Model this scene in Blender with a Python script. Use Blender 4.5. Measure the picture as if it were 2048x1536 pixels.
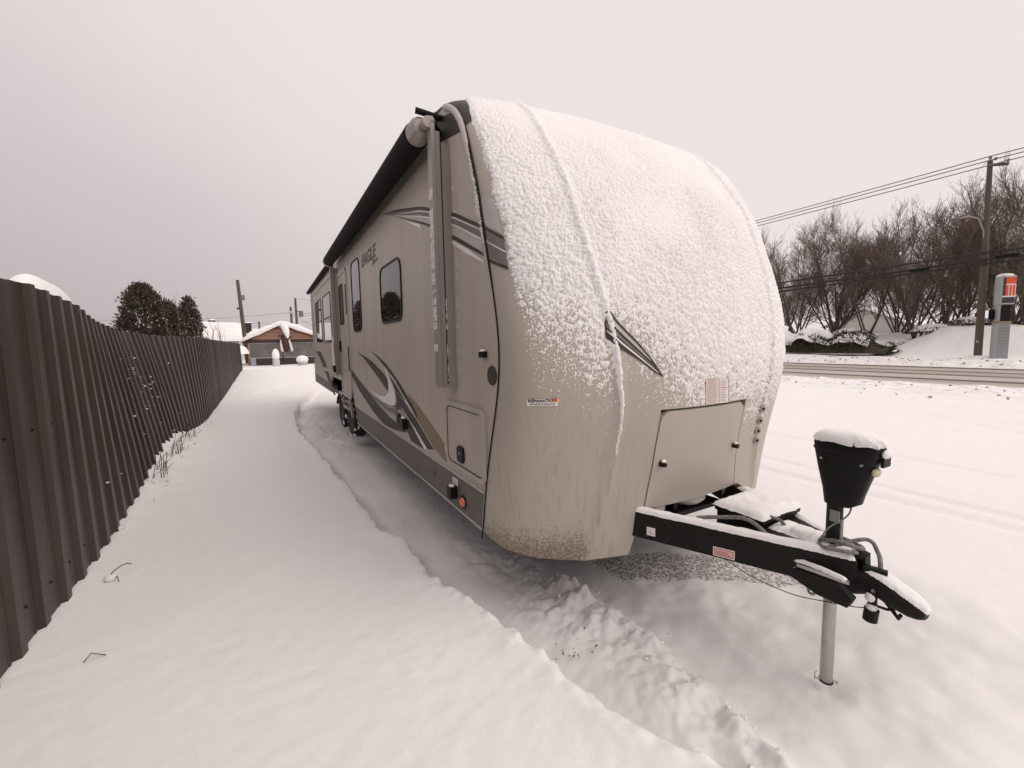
import bpy, bmesh, math, random
import numpy as np
from mathutils import Matrix, Vector

for o in list(bpy.data.objects):
    bpy.data.objects.remove(o)
random.seed(7)
rng = np.random.default_rng(11)
SC = bpy.context.scene
COL = SC.collection

# ------------------------------------------------------------------ camera
FPX = 870.0                       # focal length for a 2048 px wide picture
CZ = 1.62                         # eye height above the ground
def cam_basis(vx=537., vy=694., roll=math.radians(-1.1)):
    d = np.array([(vx-1024)/FPX, (vy-768)/FPX, 1.]); d /= np.linalg.norm(d)
    a = np.array([math.sin(roll), -math.cos(roll)])
    up = np.array([a[0], a[1], -(a @ d[:2])/d[2]]); up /= np.linalg.norm(up)
    return np.array([np.cross(d, up), d, up])
RM = cam_basis()                  # world axes (X across, Y along the trailer, Z up) in camera terms
cam_d = bpy.data.cameras.new('camera'); cam = bpy.data.objects.new('camera', cam_d); COL.objects.link(cam)
rt, dn, fw = RM[:, 0], RM[:, 1], RM[:, 2]
cam.matrix_world = Matrix(((rt[0], -dn[0], -fw[0], 0), (rt[1], -dn[1], -fw[1], 0), (rt[2], -dn[2], -fw[2], CZ), (0, 0, 0, 1)))
cam_d.sensor_width = 36; cam_d.lens = FPX/2048*36; cam_d.clip_start = 0.05; cam_d.clip_end = 4000
SC.camera = cam

# ------------------------------------------------------------------ sky, sun, exposure
SUN_EL, SUN_AZ = math.radians(48), math.radians(140)      # azimuth from +Y towards +X
sdir = Vector((math.sin(SUN_AZ)*math.cos(SUN_EL), math.cos(SUN_AZ)*math.cos(SUN_EL), math.sin(SUN_EL)))
world = bpy.data.worlds.new('World'); SC.world = world; world.use_nodes = True
nt = world.node_tree; nt.nodes.clear()
def N(t, typ, **kw):
    n = t.nodes.new(typ)
    for k, v in kw.items():
        if k == 'i':
            for a, b in v.items(): n.inputs[a].default_value = b
        else: setattr(n, k, v)
    return n
sky = N(nt, 'ShaderNodeTexSky', sky_type='NISHITA', sun_disc=False, sun_elevation=SUN_EL, sun_rotation=SUN_AZ, dust_density=6.0, air_density=1.5)
tc = N(nt, 'ShaderNodeTexCoord')
dot = N(nt, 'ShaderNodeVectorMath', operation='DOT_PRODUCT'); dot.inputs[1].default_value = Vector((.52, -.20, .90)).normalized()      # cloud deck thins towards the sun side and overhead
nt.links.new(tc.outputs['Generated'], dot.inputs[0])
cl = N(nt, 'ShaderNodeTexNoise', i={'Scale': 1.6, 'Detail': 3.0, 'Roughness': 0.5})
nt.links.new(tc.outputs['Generated'], cl.inputs['Vector'])
ma = N(nt, 'ShaderNodeMath', operation='MULTIPLY_ADD'); ma.inputs[1].default_value = 0.24; nt.links.new(cl.outputs['Fac'], ma.inputs[0]); nt.links.new(dot.outputs['Value'], ma.inputs[2])
mr = N(nt, 'ShaderNodeMapRange', interpolation_type='SMOOTHSTEP', i={'From Min': -0.26, 'From Max': .56}); nt.links.new(ma.outputs[0], mr.inputs['Value'])
ramp = N(nt, 'ShaderNodeMix', data_type='RGBA'); nt.links.new(mr.outputs[0], ramp.inputs['Factor'])
ramp.inputs['A'].default_value = (5.3, 4.75, 4.82, 1); ramp.inputs['B'].default_value = (8.9, 8.02, 7.9, 1)
mix = N(nt, 'ShaderNodeMix', data_type='RGBA', i={'Factor': 0.94})
nt.links.new(sky.outputs['Color'], mix.inputs['A']); nt.links.new(ramp.outputs['Result'], mix.inputs['B'])
bg = N(nt, 'ShaderNodeBackground', i={'Strength': 0.1}); nt.links.new(mix.outputs['Result'], bg.inputs['Color'])
out = N(nt, 'ShaderNodeOutputWorld'); nt.links.new(bg.outputs[0], out.inputs['Surface'])
sl = bpy.data.lights.new('sun', 'SUN'); sl.energy = 1.25; sl.angle = math.radians(55); sl.color = (1.0, 0.94, 0.9)
so = bpy.data.objects.new('sun', sl); COL.objects.link(so); so.rotation_euler = (-sdir).to_track_quat('-Z', 'Y').to_euler(); so.location = (20, 30, 40)
SC.view_settings.view_transform = 'Standard'; SC.view_settings.look = 'None'; SC.view_settings.exposure = 0.0; SC.view_settings.gamma = 1.0
SC.view_settings.use_curve_mapping = False
SC.render.engine = 'CYCLES'

# ------------------------------------------------------------------ measuring helpers: where a photographed point meets a real plane
def ray(u, v): return RM @ np.array([(u-1024)/FPX, (v-768)/FPX, 1.])
def onX(u, v, X=1.1):
    r = ray(u, v); s = X/r[0]; return np.array([X, r[1]*s, r[2]*s+CZ])
def onZ(u, v, Z=0.0):
    r = ray(u, v); s = (Z-CZ)/r[2]; return np.array([r[0]*s, r[1]*s, Z])
def onY(u, v, Y):
    r = ray(u, v); s = Y/r[1]; return np.array([r[0]*s, Y, r[2]*s+CZ])

# ------------------------------------------------------------------ noise
def _h(ix, iy, seed):
    h = (ix.astype(np.int64)*374761393 + iy.astype(np.int64)*668265263 + seed*1442695041) & 0x7fffffff
    h = ((h ^ (h >> 13))*1274126177) & 0x7fffffff
    return ((h ^ (h >> 16)) & 0xffffff)/float(0xffffff)
def vnoise(x, y, seed=0):
    x = np.asarray(x, float); y = np.asarray(y, float)
    ix = np.floor(x); iy = np.floor(y); fx = x-ix; fy = y-iy
    ux = fx*fx*fx*(fx*(fx*6-15)+10); uy = fy*fy*fy*(fy*(fy*6-15)+10)
    a = _h(ix, iy, seed); b = _h(ix+1, iy, seed); c = _h(ix, iy+1, seed); d = _h(ix+1, iy+1, seed)
    return (a*(1-ux)+b*ux)*(1-uy)+(c*(1-ux)+d*ux)*uy
def fbm(x, y, o=3, seed=0):
    t = 0; a = 1; s = 0
    for k in range(o):
        t = t+a*(vnoise(x*2**k+k*17.3, y*2**k-k*9.1, seed+k)*2-1); s += a; a *= .5
    return t/s
def worley(x, y, seed=0):
    x = np.asarray(x, float); y = np.asarray(y, float); ix = np.floor(x); iy = np.floor(y); m = np.full(x.shape, 9.)
    for a in (-1, 0, 1):
        for b in (-1, 0, 1):
            px = ix+a+_h(ix+a, iy+b, seed); py = iy+b+_h(ix+a, iy+b, seed+5)
            m = np.minimum(m, (px-x)**2+(py-y)**2)
    return np.sqrt(m)
def sstep(a, b, x):
    t = np.clip((np.asarray(x, float)-a)/(b-a), 0, 1); return t*t*(3-2*t)

# ------------------------------------------------------------------ materials
MATS = {}
def mat(name, col, rough=.6, metal=0., var=0., vscale=3., bump=0., bscale=40., spec=.5, stretch=None, col2=None, coat=0.):
    if name in MATS: return MATS[name]
    m = bpy.data.materials.new(name); m.use_nodes = True; t = m.node_tree; p = t.nodes['Principled BSDF']
    p.inputs['Base Color'].default_value = (*col, 1); p.inputs['Roughness'].default_value = rough; p.inputs['Metallic'].default_value = metal
    p.inputs['Specular IOR Level'].default_value = spec; p.inputs['Coat Weight'].default_value = coat
    if var or bump:
        g = N(t, 'ShaderNodeTexCoord'); mp = N(t, 'ShaderNodeMapping'); t.links.new(g.outputs['Object'], mp.inputs['Vector'])
        if stretch: mp.inputs['Scale'].default_value = stretch
    if var:
        n = N(t, 'ShaderNodeTexNoise', i={'Scale': vscale, 'Detail': 6.0, 'Roughness': .62}); t.links.new(mp.outputs[0], n.inputs['Vector'])
        r = N(t, 'ShaderNodeMapRange', i={'From Min': .3, 'From Max': .7}); t.links.new(n.outputs['Fac'], r.inputs['Value'])
        mx = N(t, 'ShaderNodeMix', data_type='RGBA'); t.links.new(r.outputs[0], mx.inputs['Factor'])
        c2 = col2 or tuple(c*(1-var) for c in col)
        mx.inputs['A'].default_value = (*col, 1); mx.inputs['B'].default_value = (*c2, 1); t.links.new(mx.outputs['Result'], p.inputs['Base Color'])
    if bump:
        n = N(t, 'ShaderNodeTexNoise', i={'Scale': bscale, 'Detail': 4.0}); t.links.new(g.outputs['Object'], n.inputs['Vector'])
        b = N(t, 'ShaderNodeBump', i={'Strength': bump, 'Distance': .01}); t.links.new(n.outputs['Fac'], b.inputs['Height']); t.links.new(b.outputs[0], p.inputs['Normal'])
    MATS[name] = m; return m
SNOWC = (.87, .845, .835)
def snow_mat(name, ground=False):
    m = bpy.data.materials.new(name); m.use_nodes = True; t = m.node_tree; p = t.nodes['Principled BSDF']
    p.inputs['Roughness'].default_value = .75; p.inputs['Specular IOR Level'].default_value = .25
    p.inputs['Base Color'].default_value = (*SNOWC, 1)
    g = N(t, 'ShaderNodeNewGeometry')
    n1 = N(t, 'ShaderNodeTexNoise', i={'Scale': 120.0, 'Detail': 5.0, 'Roughness': .75}); t.links.new(g.outputs['Position'], n1.inputs['Vector'])
    b = N(t, 'ShaderNodeBump', i={'Strength': .5, 'Distance': .006}); t.links.new(n1.outputs['Fac'], b.inputs['Height']); t.links.new(b.outputs[0], p.inputs['Normal'])
    if ground:
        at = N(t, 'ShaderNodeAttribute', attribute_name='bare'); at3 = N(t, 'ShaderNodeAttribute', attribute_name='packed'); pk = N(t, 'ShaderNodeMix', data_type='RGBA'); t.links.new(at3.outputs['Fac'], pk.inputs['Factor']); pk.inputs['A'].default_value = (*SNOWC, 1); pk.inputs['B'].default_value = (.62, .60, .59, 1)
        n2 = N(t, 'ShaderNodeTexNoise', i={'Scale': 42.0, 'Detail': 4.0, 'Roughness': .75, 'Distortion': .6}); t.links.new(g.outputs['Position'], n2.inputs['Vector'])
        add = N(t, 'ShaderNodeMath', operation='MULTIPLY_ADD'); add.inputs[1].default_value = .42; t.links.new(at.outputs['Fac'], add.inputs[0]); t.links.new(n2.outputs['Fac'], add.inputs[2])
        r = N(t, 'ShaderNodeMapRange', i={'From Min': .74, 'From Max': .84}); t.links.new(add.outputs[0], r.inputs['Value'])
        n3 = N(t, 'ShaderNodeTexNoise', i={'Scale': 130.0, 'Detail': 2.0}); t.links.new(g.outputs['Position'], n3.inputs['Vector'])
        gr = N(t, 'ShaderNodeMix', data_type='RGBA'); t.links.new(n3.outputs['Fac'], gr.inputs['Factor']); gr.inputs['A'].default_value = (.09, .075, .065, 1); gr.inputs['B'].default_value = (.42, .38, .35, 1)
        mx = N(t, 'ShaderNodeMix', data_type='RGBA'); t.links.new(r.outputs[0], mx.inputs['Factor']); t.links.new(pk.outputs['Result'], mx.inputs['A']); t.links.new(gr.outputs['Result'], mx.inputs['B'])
        # patches of grimy slush where the attribute says so
        at2 = N(t, 'ShaderNodeAttribute', attribute_name='grime')
        n4 = N(t, 'ShaderNodeTexNoise', i={'Scale': 3.2, 'Detail': 6.0, 'Roughness': .7}); t.links.new(g.outputs['Position'], n4.inputs['Vector'])
        r4 = N(t, 'ShaderNodeMapRange', i={'From Min': .52, 'From Max': .7}); t.links.new(n4.outputs['Fac'], r4.inputs['Value'])
        mm = N(t, 'ShaderNodeMath', operation='MULTIPLY'); t.links.new(at2.outputs['Fac'], mm.inputs[0]); t.links.new(r4.outputs[0], mm.inputs[1])
        mx2 = N(t, 'ShaderNodeMix', data_type='RGBA'); t.links.new(mm.outputs[0], mx2.inputs['Factor']); t.links.new(mx.outputs['Result'], mx2.inputs['A']); mx2.inputs['B'].default_value = (.30, .26, .23, 1)
        t.links.new(mx2.outputs['Result'], p.inputs['Base Color'])
    MATS[name] = m; return m
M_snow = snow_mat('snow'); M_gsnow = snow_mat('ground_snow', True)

def cap_material():
    m = bpy.data.materials.new('tan_gelcoat'); m.use_nodes = True; t = m.node_tree; p = t.nodes['Principled BSDF']
    p.inputs['Roughness'].default_value = .42; p.inputs['Specular IOR Level'].default_value = .4
    g = N(t, 'ShaderNodeNewGeometry'); mp = N(t, 'ShaderNodeMapping'); t.links.new(g.outputs['Position'], mp.inputs['Vector']); mp.inputs['Scale'].default_value = (1, 1, .018)
    n = N(t, 'ShaderNodeTexNoise', i={'Scale': 38.0, 'Detail': 6.0, 'Roughness': .65}); t.links.new(mp.outputs[0], n.inputs['Vector'])
    r = N(t, 'ShaderNodeMapRange', i={'From Min': .5, 'From Max': .75}); t.links.new(n.outputs['Fac'], r.inputs['Value'])
    sx = N(t, 'ShaderNodeSeparateXYZ'); t.links.new(g.outputs['Position'], sx.inputs[0])
    low = N(t, 'ShaderNodeMapRange', i={'From Min': 1.75, 'From Max': .6, 'To Min': 0., 'To Max': .7}); t.links.new(sx.outputs['Z'], low.inputs['Value'])
    # streaks run where road film has run down the corner panel
    side = N(t, 'ShaderNodeMapRange', i={'From Min': 1.95, 'From Max': 1.6, 'To Min': .35, 'To Max': 1.}); t.links.new(sx.outputs['X'], side.inputs['Value'])
    m1 = N(t, 'ShaderNodeMath', operation='MULTIPLY'); t.links.new(r.outputs[0], m1.inputs[0]); t.links.new(low.outputs[0], m1.inputs[1])
    m2 = N(t, 'ShaderNodeMath', operation='MULTIPLY'); t.links.new(m1.outputs[0], m2.inputs[0]); t.links.new(side.outputs[0], m2.inputs[1])
    mx = N(t, 'ShaderNodeMix', data_type='RGBA'); t.links.new(m2.outputs[0], mx.inputs['Factor']); mx.inputs['A'].default_value = (.42, .375, .322, 1); mx.inputs['B'].default_value = (.27, .22, .17, 1)
    # mud spatter at the foot
    n5 = N(t, 'ShaderNodeTexNoise', i={'Scale': 75.0, 'Detail': 5.0, 'Roughness': .8}); t.links.new(g.outputs['Position'], n5.inputs['Vector'])
    foot = N(t, 'ShaderNodeMapRange', i={'From Min': .80, 'From Max': .42, 'To Min': -.30, 'To Max': .16}); t.links.new(sx.outputs['Z'], foot.inputs['Value'])
    side2 = N(t, 'ShaderNodeMapRange', i={'From Min': 1.62, 'From Max': 1.5, 'To Min': -.3, 'To Max': 0.}); t.links.new(sx.outputs['X'], side2.inputs['Value'])
    a0 = N(t, 'ShaderNodeMath', operation='ADD'); t.links.new(n5.outputs['Fac'], a0.inputs[0]); t.links.new(foot.outputs[0], a0.inputs[1])
    a1 = N(t, 'ShaderNodeMath', operation='ADD'); t.links.new(a0.outputs[0], a1.inputs[0]); t.links.new(side2.outputs[0], a1.inputs[1])
    r5 = N(t, 'ShaderNodeMapRange', i={'From Min': .5, 'From Max': .68, 'To Max': .8}); t.links.new(a1.outputs[0], r5.inputs['Value'])
    mx2 = N(t, 'ShaderNodeMix', data_type='RGBA'); t.links.new(r5.outputs[0], mx2.inputs['Factor']); t.links.new(mx.outputs['Result'], mx2.inputs['A']); mx2.inputs['B'].default_value = (.13, .08, .045, 1)
    t.links.new(mx2.outputs['Result'], p.inputs['Base Color']); MATS['cap'] = m; return m
M_cap = cap_material()
M_wall = mat('tan_fibreglass', (.475, .42, .36), .45, var=.15, vscale=4.5, stretch=(1, 1, .12), bump=.05, bscale=1.5, spec=.3)
M_door = mat('tan_door', (.45, .40, .35), .45, var=.06, vscale=5, spec=.3)
M_skirt = mat('grey_skirt_metal', (.15, .132, .12), .5, var=.25, vscale=8, stretch=(1, .3, 1), spec=.25)
M_dgrey = mat('dark_grey_graphic', (.065, .055, .05), .5, var=.15, vscale=20, spec=.15)
M_mgrey = mat('mid_grey_graphic', (.20, .18, .168), .5, var=.15, vscale=12, spec=.15)
M_lgrey = mat('silver_graphic', (.46, .42, .395), .5, var=.1, vscale=12)
M_white = mat('white_graphic', (.78, .74, .71), .35, var=.06, vscale=12)
M_olive = mat('bronze_graphic', (.23, .165, .10), .5, var=.15, vscale=14)
M_black = mat('black_powder_coat', (.006, .006, .006), .5, var=.5, vscale=14, col2=(.018, .013, .010), bump=.25, bscale=120, spec=.2)
M_bplas = mat('black_plastic', (.006, .006, .006), .45, spec=.2)
M_rubber = mat('black_rubber', (.02, .019, .018), .75, var=.3, vscale=20)
M_awn = mat('dark_awning_fabric', (.012, .009, .009), .8, var=.4, vscale=9, stretch=(1, 3, 1), spec=.15)
M_alu = mat('weathered_aluminium', (.34, .30, .275), .4, .3, var=.2, vscale=10, stretch=(1, 1, .2))
M_galv = mat('galvanised_steel', (.52, .49, .47), .34, .75, var=.3, vscale=18, stretch=(1, 1, .3))
M_glass = mat('tinted_glass', (.012, .011, .011), .02, spec=.9)
M_amber = mat('amber_lens', (.75, .17, .03), .2, coat=.6)
M_fence = mat('dark_brown_steel', (.050, .036, .031), .42, .0, var=.35, vscale=4, spec=.35, stretch=(1, 1, .15))
def fence_nodes():
    t = M_fence.node_tree; p = t.nodes['Principled BSDF']; src = p.inputs['Base Color'].links[0].from_socket; oi = N(t, 'ShaderNodeObjectInfo'); r = N(t, 'ShaderNodeMapRange', i={'To Min': .72, 'To Max': 1.3}); t.links.new(oi.outputs['Random'], r.inputs['Value'])
    mx = N(t, 'ShaderNodeMix', data_type='RGBA', blend_type='MULTIPLY', i={'Factor': 1.}); t.links.new(src, mx.inputs['A']); t.links.new(r.outputs[0], mx.inputs['B'])
    g = N(t, 'ShaderNodeNewGeometry'); mp = N(t, 'ShaderNodeMapping'); mp.inputs['Scale'].default_value = (1, 1, .03); t.links.new(g.outputs['Position'], mp.inputs['Vector']); n = N(t, 'ShaderNodeTexNoise', i={'Scale': 34.0, 'Detail': 5.0, 'Roughness': .7}); t.links.new(mp.outputs[0], n.inputs['Vector'])
    r2 = N(t, 'ShaderNodeMapRange', i={'From Min': .55, 'From Max': .8, 'To Max': .35}); t.links.new(n.outputs['Fac'], r2.inputs['Value']); m2 = N(t, 'ShaderNodeMix', data_type='RGBA'); t.links.new(r2.outputs[0], m2.inputs['Factor']); t.links.new(mx.outputs['Result'], m2.inputs['A']); m2.inputs['B'].default_value = (.13, .105, .095, 1); t.links.new(m2.outputs['Result'], p.inputs['Base Color'])
fence_nodes()
M_bark = mat('grey_brown_bark', (.13, .10, .085), .9, var=.4, vscale=12)
M_twig = mat('twig_bark', (.16, .115, .095), .9)
M_wood = mat('weathered_pole_wood', (.135, .105, .085), .85, var=.45, vscale=10, stretch=(1, 1, .06))
M_brownwood = mat('brown_pole_wood', (.125, .09, .068), .85, var=.4, vscale=10, stretch=(1, 1, .06))
M_wire = mat('black_cable', (.02, .018, .018), .6)
M_gwire = mat('grey_conductor', (.2, .17, .16), .5)

# ------------------------------------------------------------------ mesh building
class MB:
    def __init__(s): s.v = []; s.f = []
    def add(s, vs, fs):
        o = len(s.v); s.v.extend([tuple(map(float, p)) for p in vs]); s.f.extend([tuple(i+o for i in q) for q in fs]); return s
    def box(s, x0, x1, y0, y1, z0, z1):
        vs = [(x, y, z) for z in (z0, z1) for y in (y0, y1) for x in (x0, x1)]
        return s.add(vs, [(0, 2, 3, 1), (4, 5, 7, 6), (0, 1, 5, 4), (2, 6, 7, 3), (0, 4, 6, 2), (1, 3, 7, 5)])
    def obox(s, a, b, w, h, up=(0, 0, 1)):                      # bar from a to b, width w, height h, centred
        a = np.array(a, float); b = np.array(b, float); d = b-a; d /= np.linalg.norm(d); sd = np.cross(d, up); sd /= np.linalg.norm(sd); u2 = np.cross(sd, d)
        vs = [p+sd*i*w/2+u2*j*h/2 for p in (a, b) for i, j in ((-1, -1), (1, -1), (1, 1), (-1, 1))]
        return s.add(vs, [(3, 2, 1, 0), (4, 5, 6, 7), (0, 1, 5, 4), (1, 2, 6, 5), (2, 3, 7, 6), (3, 0, 4, 7)])
    def tube(s, pts, r, n=8, cap=True):
        pts = [np.array(p, float) for p in pts]; k = len(pts); rs = [r]*k if np.isscalar(r) else list(r)
        vs = []; ref = None
        for i, p in enumerate(pts):
            d = pts[min(i+1, k-1)]-pts[max(i-1, 0)]; d /= (np.linalg.norm(d)+1e-9)
            if ref is None: ref = np.cross(d, (0, 0, 1) if abs(d[2]) < .9 else (1, 0, 0))
            a = ref-d*(ref@d); a /= (np.linalg.norm(a)+1e-9); ref = a; b = np.cross(d, a)
            for j in range(n):
                t = 2*math.pi*j/n; vs.append(p+rs[i]*(a*math.cos(t)+b*math.sin(t)))
        fs = [(i*n+j, i*n+(j+1) % n, (i+1)*n+(j+1) % n, (i+1)*n+j) for i in range(k-1) for j in range(n)]
        if cap: fs += [tuple(range(n-1, -1, -1)), tuple((k-1)*n+j for j in range(n))]
        return s.add(vs, fs)
    def prism(s, poly, x0, x1):                                 # poly of (y,z), extruded along x
        n = len(poly); vs = [(x0, y, z) for y, z in poly]+[(x1, y, z) for y, z in poly]
        return s.add(vs, [tuple(range(n)), tuple(range(2*n-1, n-1, -1))]+[(i, i+n, (i+1) % n+n, (i+1) % n) for i in range(n)])
    def ring(s, outer, inner, x0, x1):                          # frame between two equal-length (y,z) loops
        n = len(outer); vs = [(x0, *p) for p in outer]+[(x0, *p) for p in inner]+[(x1, *p) for p in outer]+[(x1, *p) for p in inner]; fs = []
        for i in range(n):
            j = (i+1) % n
            fs += [(i, j, n+j, n+i), (2*n+j, 2*n+i, 3*n+i, 3*n+j), (j, i, 2*n+i, 2*n+j), (n+i, n+j, 3*n+j, 3*n+i)]
        return s.add(vs, fs)
    def grid(s, P):                                             # P[i][j] points
        a = np.asarray(P, float); n, m = a.shape[:2]
        return s.add(a.reshape(-1, 3).tolist(), [(i*m+j, i*m+j+1, (i+1)*m+j+1, (i+1)*m+j) for i in range(n-1) for j in range(m-1)])
    def ball(s, c, r, n=10, k=6):
        c = np.array(c, float); r = np.array([r]*3 if np.isscalar(r) else r, float); vs = []; fs = []
        for i in range(k+1):
            a = math.pi*i/k
            for j in range(n):
                b = 2*math.pi*j/n; vs.append(c+r*np.array([math.sin(a)*math.cos(b), math.sin(a)*math.sin(b), math.cos(a)]))
        fs = [(i*n+j, (i+1)*n+j, (i+1)*n+(j+1) % n, i*n+(j+1) % n) for i in range(k) for j in range(n)]
        return s.add(vs, fs)
def wloc(o):
    p = Vector((0, 0, 0))
    while o: p += o.location; o = o.parent
    return p
def link(name, me, parent=None, loc=None):
    o = bpy.data.objects.new(name, me); COL.objects.link(o)
    if parent: o.parent = parent
    if loc is not None: o.location = loc
    return o
def build(name, mb, m, parent=None, smooth=False, bevel=0., base=None):
    """one mesh object from world-space geometry; parts share their thing's origin"""
    off = np.array(wloc(parent)) if parent else (np.array(base, float) if base is not None else np.zeros(3))
    me = bpy.data.meshes.new(name); me.from_pydata((np.array(mb.v)-off).tolist(), [], mb.f)
    bm = bmesh.new(); bm.from_mesh(me); bmesh.ops.remove_doubles(bm, verts=bm.verts, dist=1e-6); bmesh.ops.recalc_face_normals(bm, faces=bm.faces)
    if bevel: bmesh.ops.bevel(bm, geom=[e for e in bm.edges if len(e.link_faces) == 2 and e.calc_face_angle(0) > .5], offset=bevel, segments=2, affect='EDGES', profile=.6)
    bm.to_mesh(me); bm.free()
    if smooth: me.shade_smooth(); smooth_angle(me)
    me.materials.append(m)
    return link(name, me, parent, None if parent else Vector(off))
def smooth_angle(me, ang=.7):
    bm = bmesh.new(); bm.from_mesh(me)
    for e in bm.edges: e.smooth = not (len(e.link_faces) == 2 and e.calc_face_angle(0) > ang)
    bm.to_mesh(me); bm.free()
def np_mesh(name, V, F, m, parent=None, smooth=True, base=None, attrs=None):
    off = np.array(wloc(parent)) if parent else (np.array(base, float) if base is not None else np.zeros(3))
    V = np.asarray(V, float)-off; F = np.asarray(F, np.int32); k = F.shape[1]
    me = bpy.data.meshes.new(name); me.vertices.add(len(V)); me.vertices.foreach_set('co', V.ravel())
    me.loops.add(F.size); me.loops.foreach_set('vertex_index', F.ravel()); me.polygons.add(len(F))
    me.polygons.foreach_set('loop_start', np.arange(0, F.size, k)); me.polygons.foreach_set('loop_total', np.full(len(F), k))
    me.polygons.foreach_set('use_smooth', np.full(len(F), smooth)); me.update(calc_edges=True)
    for a, arr in (attrs or {}).items():
        at = me.attributes.new(a, 'FLOAT', 'POINT'); at.data.foreach_set('value', np.asarray(arr, np.float32).ravel())
    me.materials.append(m)
    return link(name, me, parent, None if parent else Vector(off))
def gridF(n, m):
    i, j = np.meshgrid(np.arange(n-1), np.arange(m-1), indexing='ij'); a = (i*m+j).ravel()
    return np.stack([a, a+1, a+m+1, a+m], 1)
def tag(o, label, cat, group=None):
    o['label'] = label; o['category'] = cat
    if group: o['group'] = group
    return o
def thing(name, label, cat, loc, group=None):
    o = bpy.data.objects.new(name, None); COL.objects.link(o); o.location = loc; o.empty_display_size = .2
    return tag(o, label, cat, group)
def copy_tree(o, loc, rz=0., sc=1., label=None):
    c = o.copy(); COL.objects.link(c); c.location = loc; c.rotation_euler = (0, 0, rz); c.scale = (sc, sc, sc)
    if label: c['label'] = label
    for ch in o.children:
        d = ch.copy(); COL.objects.link(d); d.parent = c
        for g in ch.children:
            e = g.copy(); COL.objects.link(e); e.parent = d
    return c
def rrect(y0, y1, z0, z1, r, k=5):
    p = []
    for cy, cz, a0 in ((y1-r, z1-r, 0), (y0+r, z1-r, 90), (y0+r, z0+r, 180), (y1-r, z0+r, 270)):
        for i in range(k+1):
            a = math.radians(a0+90*i/k); p.append((cy+r*math.cos(a), cz+r*math.sin(a)))
    return p

# ================================================================== GROUND
ED = np.array([(-3, 2.6), (0, 1.72), (.5, 1.46), (.94, 1.28), (1.13, 1.19), (1.45, 1.12), (1.71, 1.11), (2.05, 1.03), (2.38, .96), (2.65, .90), (3.4, .87), (3.65, .74), (3.97, .73), (5.18, .67), (6.87, .56), (8.46, .39), (11, .43), (14, .71), (17, 1.6)])
CH = np.array([(0, 1.5), (.8, 1.60), (1.06, 1.67), (1.27, 1.71), (1.7, 1.72), (2.0, 1.72), (2.31, 1.68), (2.67, 1.60), (3.2, 1.5), (4, 1.4)])
PRINTS = [(1.62, 1.16, .11, .04), (1.47, 1.0, .08, .04), (.55, 12.2, .25, .05), (.2, 13.5, .2, .05), (1.0, 15.5, .3, .05), (-.2, 17, .3, .05), (.5, 19, .3, .06), (1.05, 12.5, .2, .06), (.8, 13.8, .2, .06)]
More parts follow.
